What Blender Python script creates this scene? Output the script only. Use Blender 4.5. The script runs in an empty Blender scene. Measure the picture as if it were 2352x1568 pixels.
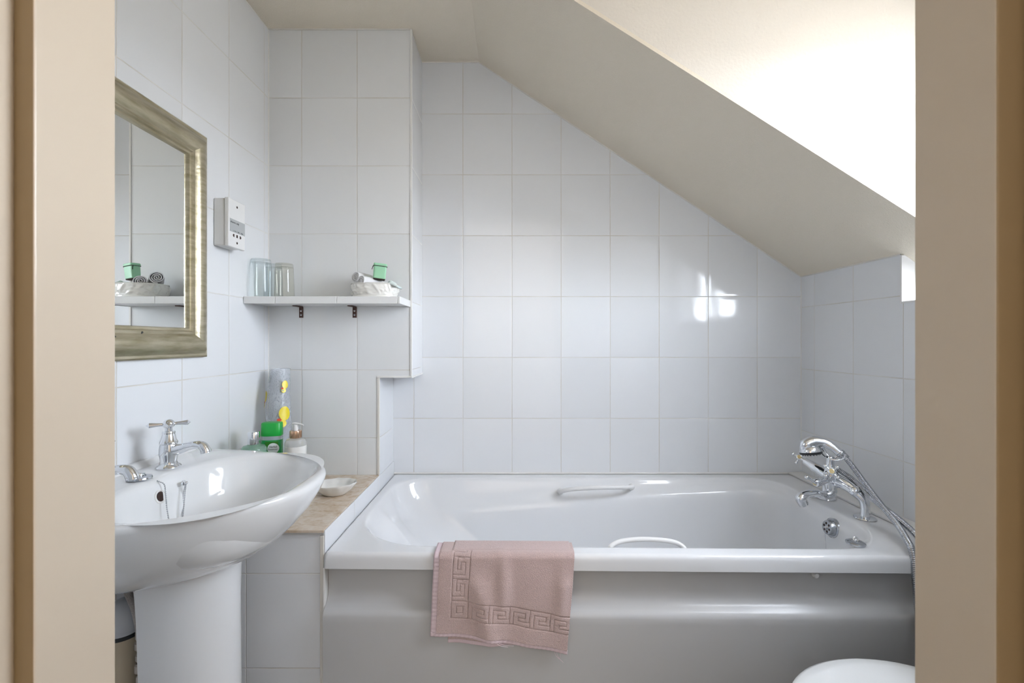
import bpy, bmesh, math, random
from mathutils import Vector, Matrix, noise
random.seed(7)
PI = math.pi
sc = bpy.context.scene
COL = sc.collection

# ------------------------------------------------------------------ camera
F = 1045.0                       # focal length in pixels of the 2352 px frame
CZ = 1.10                        # camera height
cd = bpy.data.cameras.new('camera')
cam = bpy.data.objects.new('camera', cd); COL.objects.link(cam)
cam.location = (0, 0, CZ); cam.rotation_euler = (PI/2, 0, 0)
cd.sensor_width = 36; cd.lens = F/2352*36; cd.clip_start = .01
cd.dof.use_dof = True; cd.dof.focus_distance = 1.55; cd.dof.aperture_fstop = 9
sc.camera = cam
# ------------------------------------------------------------------ world, lights, exposure
w = bpy.data.worlds.new('sky'); sc.world = w; w.use_nodes = True
nt = w.node_tree; bgn = nt.nodes['Background']
tc = nt.nodes.new('ShaderNodeTexCoord'); sp = nt.nodes.new('ShaderNodeSeparateXYZ')
cr = nt.nodes.new('ShaderNodeValToRGB')
nt.links.new(tc.outputs['Generated'], sp.inputs[0]); nt.links.new(sp.outputs['Z'], cr.inputs[0])
cr.color_ramp.elements[0].position = .0; cr.color_ramp.elements[0].color = (.27, .265, .25, 1)
cr.color_ramp.elements[1].position = .03; cr.color_ramp.elements[1].color = (.86, .92, 1, 1)
for p_, c_ in ((.28, (.58, .64, .72, 1)), (.45, (.20, .23, .28, 1))):
    cr.color_ramp.elements.new(p_).color = c_
nt.links.new(cr.outputs[0], bgn.inputs[0]); bgn.inputs[1].default_value = 18.5

def area(name, loc, target, sx, sy, power, color, spread=180):
    l = bpy.data.lights.new(name, 'AREA'); l.shape = 'RECTANGLE'; l.size = sx; l.size_y = sy
    l.energy = power; l.color = color; l.spread = math.radians(spread)
    o = bpy.data.objects.new(name, l); COL.objects.link(o); o.location = loc
    o.rotation_euler = (Vector(target)-Vector(loc)).to_track_quat('-Z', 'Y').to_euler()
    return o
area('window_daylight', (1.44, .80, 1.86), (.42, 1.40, .56), .85, .75, 7.5, (.88, .93, 1.0), 105)
area('side_window_daylight', (1.306, 1.297, 1.252), (0, 1.297, 1.252), .05, .15, .3, (.90, .95, 1.0))
area('hall_bounce_fill', (.1, -.75, 1.5), (.1, -1.6, 1.5), 1.4, 1.0, 18.5, (.95, .96, 1.0))  # added unseen lamp, bounced off the hall back wall as fill
sc.view_settings.view_transform = 'Standard'; sc.view_settings.look = 'None'
sc.view_settings.exposure = .80; sc.view_settings.gamma = 1; sc.view_settings.use_curve_mapping = False

# ------------------------------------------------------------------ helpers
def P(px, py, d):
    return Vector(((px-1176)*d/F, d, CZ-(py-784)*d/F))

class MB:
    def __init__(s): s.v = []; s.f = []
    def add(s, vs, fs):
        b = len(s.v); s.v += [tuple(p) for p in vs]; s.f += [tuple(i+b for i in f) for f in fs]
    def box(s, x0, x1, y0, y1, z0, z1):
        s.add([(x0,y0,z0),(x1,y0,z0),(x1,y1,z0),(x0,y1,z0),(x0,y0,z1),(x1,y0,z1),(x1,y1,z1),(x0,y1,z1)],
              [(0,3,2,1),(4,5,6,7),(0,1,5,4),(1,2,6,5),(2,3,7,6),(3,0,4,7)])
        return s
    def prism(s, poly, vec):
        n = len(poly); v = Vector(vec)
        s.add(list(poly)+[tuple(Vector(p)+v) for p in poly],
              [tuple(range(n))[::-1], tuple(range(n, 2*n))]+[(i, (i+1) % n, n+(i+1) % n, n+i) for i in range(n)])
        return s
    def loft(s, rings, cap0=True, cap1=True, closed=True):
        n = len(rings[0]); vs = [p for r in rings for p in r]; fs = []
        for k in range(len(rings)-1):
            for i in range(n if closed else n-1):
                j = (i+1) % n
                fs.append((k*n+i, k*n+j, (k+1)*n+j, (k+1)*n+i))
        if cap0: fs.append(tuple(range(n))[::-1])
        if cap1: fs.append(tuple(range((len(rings)-1)*n, len(rings)*n)))
        s.add(vs, fs); return s
    def lathe(s, prof, o=(0,0,0), axis=(0,0,1), n=24, cap=True):
        q = Vector((0,0,1)).rotation_difference(Vector(axis).normalized()); o = Vector(o)
        rings = [[o+q @ Vector((r*math.cos(2*PI*i/n), r*math.sin(2*PI*i/n), h)) for i in range(n)] for r, h in prof]
        return s.loft(rings, cap, cap)
    def tube(s, pts, r, n=12, cap=True):
        pts = [Vector(p) for p in pts]; m = len(pts)
        rr = r if isinstance(r, (list, tuple)) else [r]*m
        rings = []; up = None
        for i, p in enumerate(pts):
            t = (pts[min(i+1, m-1)]-pts[max(i-1, 0)]).normalized()
            if up is None:
                up = t.orthogonal().normalized()
            up = (up-t*up.dot(t)).normalized(); b = t.cross(up)
            rings.append([p+up*(rr[i]*math.cos(2*PI*k/n))+b*(rr[i]*math.sin(2*PI*k/n)) for k in range(n)])
        return s.loft(rings, cap, cap)
    def ball(s, c, r, n=12, m=8, sq=(1,1,1)):
        c = Vector(c); rings = []
        for k in range(1, m):
            a = PI*k/m
            rings.append([c+Vector((r*sq[0]*math.sin(a)*math.cos(2*PI*i/n), r*sq[1]*math.sin(a)*math.sin(2*PI*i/n), -r*sq[2]*math.cos(a))) for i in range(n)])
        return s.loft(rings)
    def grid(s, fn, nu, nv):
        vs = [fn(i/nu, j/nv) for j in range(nv+1) for i in range(nu+1)]
        fs = [(j*(nu+1)+i, j*(nu+1)+i+1, (j+1)*(nu+1)+i+1, (j+1)*(nu+1)+i) for j in range(nv) for i in range(nu)]
        s.add(vs, fs); return s
    def xf(s, M):
        s.v = [tuple(M @ Vector(p)) for p in s.v]; return s
    def build(s, name, mat, parent=None, bevel=0, smooth=True, ang=38, sub=0, seg=3, fixn=True):
        me = bpy.data.meshes.new(name); me.from_pydata(s.v, [], s.f); me.validate()
        if fixn:
            bm = bmesh.new(); bm.from_mesh(me); bmesh.ops.recalc_face_normals(bm, faces=bm.faces); bm.to_mesh(me); bm.free()
        if smooth:
            for p in me.polygons: p.use_smooth = True
            if not sub: me.set_sharp_from_angle(angle=math.radians(ang))
        me.materials.append(mat)
        o = bpy.data.objects.new(name, me); COL.objects.link(o)
        if bevel:
            b = o.modifiers.new('bevel', 'BEVEL'); b.width = bevel; b.segments = seg; b.limit_method = 'ANGLE'; b.angle_limit = math.radians(40)
            b.harden_normals = False
        if sub:
            m = o.modifiers.new('sub', 'SUBSURF'); m.levels = sub; m.render_levels = sub
        if parent:
            o.parent = parent; o.matrix_parent_inverse = Matrix.Translation(-parent.location)
        return o

def crv(pts, n=8):
    """Catmull-Rom through pts"""
    pts = [Vector(p) for p in pts]; q = [pts[0]*2-pts[1]]+pts+[pts[-1]*2-pts[-2]]; out = []
    for i in range(1, len(q)-2):
        for k in range(n):
            t = k/n; a, b, c, d = q[i-1], q[i], q[i+1], q[i+2]
            out.append(.5*((2*b)+(c-a)*t+(2*a-5*b+4*c-d)*t*t+(3*b-a-3*c+d)*t**3))
    out.append(pts[-1]); return out
def lerpn(vals, n=8):
    out = []
    for i in range(len(vals)-1):
        for k in range(n): out.append(vals[i]+(vals[i+1]-vals[i])*k/n)
    return out+[vals[-1]]

def thing(name, label, cat, loc, group=None):
    o = bpy.data.objects.new(name, None); COL.objects.link(o); o.location = loc
    o.empty_display_size = .05; o['label'] = label; o['category'] = cat
    if group: o['group'] = group
    return o
def tag(o, label, cat, group=None):
    o['label'] = label; o['category'] = cat
    if group: o['group'] = group
    return o
def struct(o): o['kind'] = 'structure'; return o
def lab(o, l): o['label'] = l; return o
def dup(root, off, label):
    r = root.copy(); COL.objects.link(r); r.location = root.location+Vector(off); r['label'] = label
    for ch in root.children:
        c = ch.copy(); COL.objects.link(c); c.parent = r; c.matrix_parent_inverse = ch.matrix_parent_inverse.copy()
        for g in ch.children:
            d = g.copy(); COL.objects.link(d); d.parent = c; d.matrix_parent_inverse = g.matrix_parent_inverse.copy()
    return r

# ------------------------------------------------------------------ materials
def mat(name, col, rough=.5, metal=0, spec=None, trans=0, ior=1.45, coat=0, bump=None, sheen=0, sss=0):
    m = bpy.data.materials.new(name); m.use_nodes = True; n = m.node_tree; b = n.nodes['Principled BSDF']
    b.inputs['Base Color'].default_value = (*col, 1); b.inputs['Roughness'].default_value = rough
    b.inputs['Metallic'].default_value = metal; b.inputs['IOR'].default_value = ior
    b.inputs['Transmission Weight'].default_value = trans; b.inputs['Coat Weight'].default_value = coat
    b.inputs['Coat Roughness'].default_value = .05
    if sheen: b.inputs['Sheen Weight'].default_value = sheen; b.inputs['Sheen Roughness'].default_value = .6
    if spec is not None: b.inputs['Specular IOR Level'].default_value = spec
    # a little colour variation and surface relief so that nothing is perfectly flat
    sc_, dist, cv = bump or (40, .0002, .02)
    t = n.nodes.new('ShaderNodeTexCoord'); nz = n.nodes.new('ShaderNodeTexNoise'); nz.inputs['Scale'].default_value = sc_
    nz.inputs['Detail'].default_value = 4
    bp = n.nodes.new('ShaderNodeBump'); bp.inputs['Distance'].default_value = dist; bp.inputs['Strength'].default_value = 1
    n.links.new(t.outputs['Object'], nz.inputs['Vector']); n.links.new(nz.outputs[0], bp.inputs['Height']); n.links.new(bp.outputs[0], b.inputs['Normal'])
    if cv:
        mr = n.nodes.new('ShaderNodeMapRange'); mr.inputs['To Min'].default_value = 1-cv; mr.inputs['To Max'].default_value = 1+cv
        mx = n.nodes.new('ShaderNodeVectorMath'); mx.operation = 'SCALE'; mx.inputs[0].default_value = col
        n.links.new(nz.outputs[0], mr.inputs[0]); n.links.new(mr.outputs[0], mx.inputs['Scale']); n.links.new(mx.outputs[0], b.inputs['Base Color'])
    return m

class NG:
    def __init__(s, m): s.n = m.node_tree
    def new(s, t, **k):
        x = s.n.nodes.new(t)
        for a, b in k.items(): setattr(x, a, b)
        return x
    def inp(s, sock, v):
        if hasattr(v, 'is_linked') or isinstance(v, bpy.types.NodeSocket): s.n.links.new(v, sock)
        else: sock.default_value = v
    def m(s, op, *a):
        x = s.new('ShaderNodeMath', operation=op)
        for i, v in enumerate(a): s.inp(x.inputs[i], v)
        return x.outputs[0]
    def mr(s, v, a, b, c=0, d=1, sm=False):
        x = s.new('ShaderNodeMapRange'); 
        if sm: x.interpolation_type = 'SMOOTHSTEP'
        s.inp(x.inputs[0], v)
        for i, q in enumerate((a, b, c, d)): x.inputs[i+1].default_value = q
        return x.outputs[0]
    def mix(s, f, a, b):
        x = s.new('ShaderNodeMix', data_type='RGBA'); s.inp(x.inputs[0], f); s.inp(x.inputs[6], a); s.inp(x.inputs[7], b); return x.outputs[2]

def tile_mat(name, axis, u0, v0, pu=.2015, pv=.2497, amp=1.0, seed=0, col=(.80,.815,.84), grout=(.735,.725,.705)):
    m = bpy.data.materials.new(name); m.use_nodes = True; g = NG(m); b = m.node_tree.nodes['Principled BSDF']
    geo = g.new('ShaderNodeTexCoord'); s = g.new('ShaderNodeSeparateXYZ'); g.inp(s.inputs[0], geo.outputs['Object'])
    u = g.m('DIVIDE', g.m('SUBTRACT', s.outputs[0 if axis == 'x' else 1], u0), pu)
    v = g.m('DIVIDE', g.m('SUBTRACT', s.outputs[2], v0), pv)
    fu, fv = g.m('FRACT', u), g.m('FRACT', v); iu, iv = g.m('FLOOR', u), g.m('FLOOR', v)
    eu = g.m('MULTIPLY', g.m('MINIMUM', fu, g.m('SUBTRACT', 1.0, fu)), pu)
    ev = g.m('MULTIPLY', g.m('MINIMUM', fv, g.m('SUBTRACT', 1.0, fv)), pv)
    e = g.m('MINIMUM', eu, ev)
    cb = g.new('ShaderNodeCombineXYZ'); g.inp(cb.inputs[0], iu); g.inp(cb.inputs[1], iv); cb.inputs[2].default_value = seed
    wn = g.new('ShaderNodeTexWhiteNoise', noise_dimensions='3D'); g.inp(wn.inputs[0], cb.outputs[0])
    wc = g.new('ShaderNodeSeparateXYZ'); g.inp(wc.inputs[0], wn.outputs[1])
    nz = g.new('ShaderNodeTexNoise', noise_dimensions='4D'); g.inp(nz.inputs['Vector'], geo.outputs['Object'])
    g.inp(nz.inputs['W'], g.m('MULTIPLY', wn.outputs[0], 20.0)); nz.inputs['Scale'].default_value = 9; nz.inputs['Detail'].default_value = 1.5
    nz.inputs['Roughness'].default_value = .35
    # height in metres: grout recess, pillowed edge, tilt and waviness of each tile
    h = g.m('MULTIPLY', g.mr(e, .0006, .0022, 0, 1, True), .0006)
    h = g.m('ADD', h, g.m('MULTIPLY', g.mr(e, .002, .012, 0, 1, True), .00022))
    h = g.m('ADD', h, g.m('MULTIPLY', nz.outputs[0], .0021*amp))
    h = g.m('ADD', h, g.m('MULTIPLY', g.m('MULTIPLY', g.m('SUBTRACT', wc.outputs[0], .5), fu), .0012*amp))
    h = g.m('ADD', h, g.m('MULTIPLY', g.m('MULTIPLY', g.m('SUBTRACT', wc.outputs[1], .5), fv), .0012*amp))
    bp = g.new('ShaderNodeBump'); bp.inputs['Distance'].default_value = 1; bp.inputs['Strength'].default_value = 1; g.inp(bp.inputs['Height'], h)
    g.inp(b.inputs['Normal'], bp.outputs[0])
    gm = g.mr(e, .0009, .0016, 1, 0, True)
    k = g.mr(wn.outputs[0], 0, 1, .965, 1.015)
    sc_ = g.new('ShaderNodeVectorMath', operation='SCALE'); sc_.inputs[0].default_value = col; g.inp(sc_.inputs['Scale'], k)
    gn = g.new('ShaderNodeTexNoise'); gn.inputs['Scale'].default_value = 7; g.inp(gn.inputs['Vector'], geo.outputs['Object'])
    gc = g.mix(g.mr(gn.outputs[0], .42, .62), (*grout, 1), (grout[0]*.90, grout[1]*.87, grout[2]*.82, 1))
    g.inp(b.inputs['Base Color'], g.mix(gm, sc_.outputs[0], gc))
    g.inp(b.inputs['Roughness'], g.mr(gm, 0, 1, .09, .8)); b.inputs['IOR'].default_value = 1.5
    return m

WHITE = (.80, .81, .825)
M = {}
M['tile_back'] = tile_mat('glazed tile back wall', 'x', 0.0, 1.284, .2012, .2497, seed=1)
M['tile_box'] = tile_mat('glazed tile boxing', 'x', -.568, 1.494, .203, .2492, seed=2, col=(.80,.81,.82))
M['tile_left'] = tile_mat('glazed tile left wall', 'y', 1.436, 1.494, .2045, .2492, seed=3, amp=.8)
M['tile_right'] = tile_mat('glazed tile right wall', 'y', 1.379, .9875, .203, .2515, seed=4, amp=.8)
M['tile_low'] = tile_mat('glazed tile ledge front', 'x', -.69, .498, .2025, .245, seed=5)
M['tile_ret'] = tile_mat('glazed tile return', 'y', 1.40, .996, .25, .2497, seed=6, amp=.4)
M['tile_edge'] = tile_mat('glazed tile shelf edge', 'x', -.585, 1.0, .203, 2.0, seed=8, amp=.3)
M['cream'] = mat('cream ceiling paint', (.82, .745, .625), .75, bump=(260, .0012, .02))
M['cheek'] = mat('cream dormer paint', (.76, .71, .64), .7, bump=(120, .0010, .015))
M['hallpaint'] = mat('hall paint', (.76, .70, .62), .8)
M['porcelain'] = mat('white porcelain', (.83, .84, .85), .07, coat=.6, bump=(6, .0004, .005))
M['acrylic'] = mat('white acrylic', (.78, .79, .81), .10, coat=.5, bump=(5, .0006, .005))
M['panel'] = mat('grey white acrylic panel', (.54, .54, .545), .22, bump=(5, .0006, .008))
M['plastic'] = mat('white plastic', (.80, .80, .80), .3)
M['plastic_grey'] = mat('grey white plastic side', (.72, .715, .71), .4)
M['label_grey'] = mat('silver grey label', (.45, .47, .48), .45)
M['ink'] = mat('black ink', (.02, .02, .025), .5)
M['hole'] = mat('dark brown recess', (.05, .03, .025), .8)
M['chrome'] = mat('chrome', (.78, .80, .83), .05, 1, bump=(30, .00015, 0))
M['dullchrome'] = mat('dull chrome', (.48, .50, .53), .16, 1)
M['rubber'] = mat('dark rubber', (.03, .035, .04), .45)
M['brass_ink'] = mat('ivory index disc', (.72, .58, .30), .35)
M['creampipe'] = mat('aged cream pipe', (.62, .53, .39), .45, bump=(12, .0005, .12))
M['greyplastic'] = mat('blue grey plastic', (.62, .65, .70), .4)
M['braid'] = mat('braided steel hose', (.45, .41, .38), .4, .7, bump=(500, .002, .2))
M['oldmetal'] = mat('tarnished fitting', (.42, .37, .32), .3, .9)
M['bracket'] = mat('brown metal bracket', (.10, .055, .045), .45, .3)
M['ceramic'] = mat('ivory glazed ceramic', (.80, .79, .755), .12, coat=.4)
M['soapdish'] = mat('ivory shell ceramic', (.83, .82, .79), .12, coat=.4)
M['whitetowel'] = mat('white terry', (.84, .84, .86), .95, bump=(700, .0012, .05), sheen=.3)
M['edge'] = mat('towel roll edge', (.70, .68, .69), .95, bump=(700, .0012, .05))
M['paleflannel'] = mat('pale green flannel', (.72, .80, .79), .95, bump=(500, .002, .06))
M['green'] = mat('mint green enamel', (.33, .63, .41), .4)
M['wire'] = mat('black wire', (.02, .025, .02), .4, .5)
M['shamp_cap'] = mat('bright green cap', (.015, .42, .06), .3)
M['shamp_liq'] = mat('green shampoo', (.03, .36, .10), .12, coat=.5)
M['shamp_clear'] = mat('clear neck plastic', (.72, .82, .86), .08, trans=.7, ior=1.3)
M['shamp_label'] = mat('dark green label', (.03, .22, .02), .35)
M['white_label'] = mat('white label', (.78, .84, .84), .4)
M['mouthwash'] = mat('pale green wash', (.35, .74, .58), .05, trans=.7, ior=1.33)
M['mouthglass'] = mat('clear green bottle', (.70, .88, .80), .03, trans=.85, ior=1.35)
M['copper'] = mat('rose copper collar', (.62, .42, .29), .2, .9)
M['lotion'] = mat('white lotion', (.82, .81, .78), .2, coat=.6)
M['lotion_top'] = mat('clear lotion shoulder', (.84, .85, .84), .05, trans=.6, ior=1.3)
M['duck'] = mat('yellow duck print', (.90, .72, .02), .3)
M['beak'] = mat('red orange beak print', (.75, .07, .03), .3)
M['silicone'] = mat('white sealant', (.80, .79, .77), .4)
M['trimcream'] = mat('ivory tile trim', (.74, .71, .66), .4)
M['greytrim'] = mat('grey trim', (.45, .44, .43), .5)
M['floor'] = mat('beige vinyl', (.36, .33, .29), .5, bump=(9, .001, .15))
M['frame_white'] = mat('white window paint', (.80, .80, .80), .35)
M['seat'] = mat('white toilet seat', (.84, .85, .85), .12, coat=.5, bump=(5, .0004, .004))
M['pink'] = mat('pink terry', (.60, .45, .43), .95, bump=(520, .0022, .30), sheen=.3)
M['pinktape'] = mat('pale mauve binding', (.72, .58, .62), .8, bump=(300, .0006, .04))

def mirror_mat():
    m = mat('silvered mirror', (.86, .88, .87), .0, 1, bump=(3, .00001, 0)); return m
M['mirror'] = mirror_mat()
def marble():
    m = bpy.data.materials.new('beige marble tile'); m.use_nodes = True; g = NG(m); b = m.node_tree.nodes['Principled BSDF']
    t = g.new('ShaderNodeTexCoord'); mp = g.new('ShaderNodeMapping'); g.inp(mp.inputs[0], t.outputs['Object'])
    mp.inputs['Scale'].default_value = (1, 1.25, 1); mp.inputs['Rotation'].default_value = (0, 0, .35)
    a = g.new('ShaderNodeTexNoise'); a.inputs['Scale'].default_value = 26; a.inputs['Detail'].default_value = 8; a.inputs['Distortion'].default_value = .6; a.inputs['Roughness'].default_value = .62
    c = g.new('ShaderNodeTexNoise'); c.inputs['Scale'].default_value = 60; c.inputs['Detail'].default_value = 6
    g.inp(a.inputs['Vector'], mp.outputs[0]); g.inp(c.inputs['Vector'], mp.outputs[0])
    r = g.new('ShaderNodeValToRGB'); g.inp(r.inputs[0], g.m('ADD', g.m('MULTIPLY', a.outputs[0], .75), g.m('MULTIPLY', c.outputs[0], .25)))
    e = r.color_ramp.elements; e[0].position = .36; e[0].color = (.56, .42, .29, 1); e[1].position = .62; e[1].color = (.74, .65, .55, 1)
    k = r.color_ramp.elements.new(.5); k.color = (.68, .56, .44, 1)
    s = g.new('ShaderNodeSeparateXYZ'); g.inp(s.inputs[0], t.outputs['Object'])
    d = g.m('ABSOLUTE', g.m('SUBTRACT', s.outputs[1], 1.385)); gm = g.mr(d, .0008, .0014, 1, 0)
    g.inp(b.inputs['Base Color'], g.mix(gm, r.outputs[0], (.72, .68, .62, 1))); b.inputs['Roughness'].default_value = .13
    return m
M['marble'] = marble()
def framegold():
    m = bpy.data.materials.new('aged champagne frame'); m.use_nodes = True; g = NG(m); b = m.node_tree.nodes['Principled BSDF']
    t = g.new('ShaderNodeTexCoord'); mp = g.new('ShaderNodeMapping'); g.inp(mp.inputs[0], t.outputs['Object'])
    a = g.new('ShaderNodeTexNoise'); a.inputs['Scale'].default_value = 60; a.inputs['Detail'].default_value = 6; g.inp(a.inputs['Vector'], mp.outputs[0])
    mp.inputs['Scale'].default_value = (1, .25, 1.6)
    col = g.mix(g.mr(a.outputs[0], .3, .7), (.36, .315, .20, 1), (.58, .53, .40, 1))
    v = g.new('ShaderNodeTexVoronoi'); v.inputs['Scale'].default_value = 38; g.inp(v.inputs['Vector'], t.outputs['Object'])
    w2 = g.new('ShaderNodeSeparateColor'); g.inp(w2.inputs[0], v.outputs['Color'])
    lim = g.m('MULTIPLY', g.m('GREATER_THAN', w2.outputs[0], .86), g.m('LESS_THAN', v.outputs['Distance'], g.m('MULTIPLY', w2.outputs[1], .17)))
    g.inp(b.inputs['Base Color'], g.mix(lim, col, (.03, .035, .03, 1)))
    g.inp(b.inputs['Metallic'], g.mr(lim, 0, 1, .75, 0)); b.inputs['Roughness'].default_value = .3
    bp = g.new('ShaderNodeBump'); bp.inputs['Distance'].default_value = .0006; g.inp(bp.inputs['Height'], a.outputs[0]); g.inp(b.inputs['Normal'], bp.outputs[0])
    return m
M['gold'] = framegold()
def gloss(name, c):
    """door-frame gloss paint with dents and nicks"""
    m = bpy.data.materials.new(name); m.use_nodes = True; g = NG(m); b = m.node_tree.nodes['Principled BSDF']
    t = g.new('ShaderNodeTexCoord'); n1 = g.new('ShaderNodeTexNoise'); n1.inputs['Scale'].default_value = 18; n1.inputs['Detail'].default_value = 3
    g.inp(n1.inputs['Vector'], t.outputs['Object'])
    v = g.new('ShaderNodeTexVoronoi'); v.inputs['Scale'].default_value = 22; g.inp(v.inputs['Vector'], t.outputs['Object'])
    w2 = g.new('ShaderNodeSeparateColor'); g.inp(w2.inputs[0], v.outputs['Color'])
    pit = g.m('MULTIPLY', g.m('GREATER_THAN', w2.outputs[0], .80), g.mr(v.outputs['Distance'], .0, .10, 1, 0, True))
    h = g.m('SUBTRACT', g.m('MULTIPLY', n1.outputs[0], .0012), g.m('MULTIPLY', pit, .0035))
    bp = g.new('ShaderNodeBump'); bp.inputs['Distance'].default_value = 1; g.inp(bp.inputs['Height'], h); g.inp(b.inputs['Normal'], bp.outputs[0])
    dk = g.m('MULTIPLY', g.m('GREATER_THAN', w2.outputs[0], .95), g.mr(v.outputs['Distance'], .015, .05, 1, 0))
    g.inp(b.inputs['Base Color'], g.mix(dk, (*c, 1), (.16, .08, .05, 1))); b.inputs['Roughness'].default_value = .3
    return m
M['door'] = gloss('cream gloss door frame', (.60, .515, .41))
M['door_shade'] = gloss('gloss with painted shade', (.27, .19, .10))  # shade on the stop's front faces, painted as a dark brown gloss
def pane_mat(name='window pane', tint=(1, 1, 1), ior=1.45):
    m = bpy.data.materials.new(name); m.use_nodes = True; n = m.node_tree; g = NG(m)
    n.nodes.remove(n.nodes['Principled BSDF']); o = n.nodes['Material Output']
    a = g.new('ShaderNodeBsdfTransparent'); b = g.new('ShaderNodeBsdfGlossy'); b.inputs['Roughness'].default_value = 0
    f = g.new('ShaderNodeFresnel'); ge = g.new('ShaderNodeNewGeometry'); g.inp(f.inputs[0], g.mr(ge.outputs['Backfacing'], 0, 1, ior, 1/ior)); a.inputs[0].default_value = (*tint, 1); mx = g.new('ShaderNodeMixShader'); g.inp(mx.inputs[0], f.outputs[0])
    n.links.new(a.outputs[0], mx.inputs[1]); n.links.new(b.outputs[0], mx.inputs[2]); n.links.new(mx.outputs[0], o.inputs[0]); return m
M['pane'] = pane_mat()
M['glass_blue'] = pane_mat('blue tinted glass', (.95, .98, .985), 1.45)
M['glass_amber'] = pane_mat('straw tinted glass', (.975, .97, .93), 1.4)
def mat_sheet():
    m = bpy.data.materials.new('clear bubbly vinyl'); m.use_nodes = True; n = m.node_tree; g = NG(m); b = n.nodes['Principled BSDF']; o = n.nodes['Material Output']
    b.inputs['Base Color'].default_value = (.74, .78, .84, 1); b.inputs['Roughness'].default_value = .12; b.inputs['IOR'].default_value = 1.5
    t = g.new('ShaderNodeTexCoord'); v = g.new('ShaderNodeTexVoronoi'); v.inputs['Scale'].default_value = 190; g.inp(v.inputs['Vector'], t.outputs['Object'])
    h = g.mr(v.outputs['Distance'], 0, .5, 1, 0, True)
    bp = g.new('ShaderNodeBump'); bp.inputs['Distance'].default_value = .003; g.inp(bp.inputs['Height'], h); g.inp(b.inputs['Normal'], bp.outputs[0])
    a = g.new('ShaderNodeBsdfTransparent'); mx = g.new('ShaderNodeMixShader'); mx.inputs[0].default_value = .40
    n.links.new(a.outputs[0], mx.inputs[1]); n.links.new(b.outputs[0], mx.inputs[2]); n.links.new(mx.outputs[0], o.inputs[0]); return m
M['vinyl'] = mat_sheet()

# ------------------------------------------------------------------ the room
XL, XR, YB, YX = -.893, 1.186, 1.866, 1.668       # left wall, right wall, back wall, boxing face
ZC = 2.245; XS = -.136                             # flat ceiling, crease to the slope
def slope_z(x): return ZC-(x-XS)*.665
XB, XB2, ZB = -.369, -.4875, .971                  # boxing right side (upper / lower), its step height
ZL = .612                                          # ledge top
YD0, YD1 = .28, .406                               # door wall

struct(MB().box(XL-.1, XR+.12, YB, YB+.1, 0, ZC+.05).build('wall_back', M['tile_back'], smooth=False))
struct(MB().box(XL-.1, XL, YD1, YB, 0, ZC+.05).build('wall_left', M['tile_left'], smooth=False))
struct(MB().box(XL-.1, XR+.12, -1.6, YB+.1, -.05, 0).build('floor', M['floor'], smooth=False))
struct(MB().box(XL, XR+.12, YD1, YB, ZC, ZC+.05).build('ceiling', M['cream'], smooth=False))
# boxed-in column: one mesh, L-shaped front
bx = MB(); bx.prism([(XL, YX, 0), (XB2, YX, 0), (XB2, YX, ZB), (XB, YX, ZB), (XB, YX, ZC), (XL, YX, ZC)], (0, YB-YX, 0))
o = struct(bx.build('wall_boxing', M['tile_box'], smooth=False)); o.data.materials.append(M['tile_ret'])
for p in o.data.polygons:
    if abs(p.normal.x) > .9: p.material_index = 1
# sloping ceiling slab, ends at the dormer
x1 = XR+.12
YE = lambda x: 1.2556+(x-.1349*1.2556)*(1.2226-1.2556)/(.8842*1.2226-.1349*1.2556)
zt = ZC+.3
sl = MB()
pts = [(XS, YE(XS)), (x1, YE(x1)), (x1, YB), (XS, YB)]
lo = [Vector((a, b, slope_z(a))) for a, b in pts]
hi = [Vector((a, b, slope_z(a)+.012)) for a, b in pts]
sl.add(lo+hi, [(0,1,2,3), (7,6,5,4), (0,4,5,1), (1,5,6,2), (2,6,7,3), (3,7,4,0)])
struct(sl.build('ceiling', M['cream'], smooth=False))
# dormer cheek (faces the camera), over the end of the slope
ck = MB(); ck.prism([(XS, YE(XS)+.001, ZC), (x1, YE(x1)+.001, slope_z(x1)+.002), (x1, YE(x1)+.001, ZC)], (0, .05, 0))
struct(ck.build('wall_dormer', M['cheek'], smooth=False))
# right wall with the window opening
SZ = 1.2155; YN = 1.388; YW0, YW1, ZW = .52, 1.19, 1.95
rw = MB()
rw.box(XR, x1, YD1, YB, 0, SZ)
rw.box(XR, x1, YN, YB, SZ, slope_z(XR)+.0)
rw.box(XR, x1, YD1, YW0, SZ, ZC); rw.box(XR, x1, YW1, 1.2045, slope_z(XR)-.02, ZC)
rw.box(XR, x1, YW0, YW1, ZW, ZC)
struct(rw.build('wall_right', M['tile_right'], smooth=False))
wn = MB(); fx0, fx1 = 1.262, 1.30
for a, b, c, d in ((YW0, YW1, SZ, SZ+.04), (YW0, YW1, ZW-.04, ZW), (YW0, YW0+.04, SZ+.04, ZW-.04), (YW1-.04, YW1, SZ+.04, ZW-.04), (.84, .875, SZ+.04, ZW-.04)):
    wn.box(fx0, fx1, a, b, c, d)
wo = struct(wn.build('window_1', M['frame_white'], bevel=.003))
MB().box(1.278, 1.283, YW0+.03, YW1-.03, SZ+.03, ZW-.03).build('window_pane', M['pane'], wo, smooth=False)
wn = MB(); zz = slope_z(fx1)-.002
for a, b, c, d in ((YW1+.001, YN-.001, SZ, SZ+.016), (YW1+.001, YN-.001, zz-.012, zz), (YW1+.001, YW1+.014, SZ+.016, zz-.012), (YN-.014, YN-.001, SZ+.016, zz-.012)):
    wn.box(fx0, fx1, a, b, c, d)
wo = struct(wn.build('window_2', M['frame_white']))
MB().box(1.278, 1.283, YW1+.01, YN-.01, SZ+.01, zz-.01).build('window_pane', M['pane'], wo, smooth=False)
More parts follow.
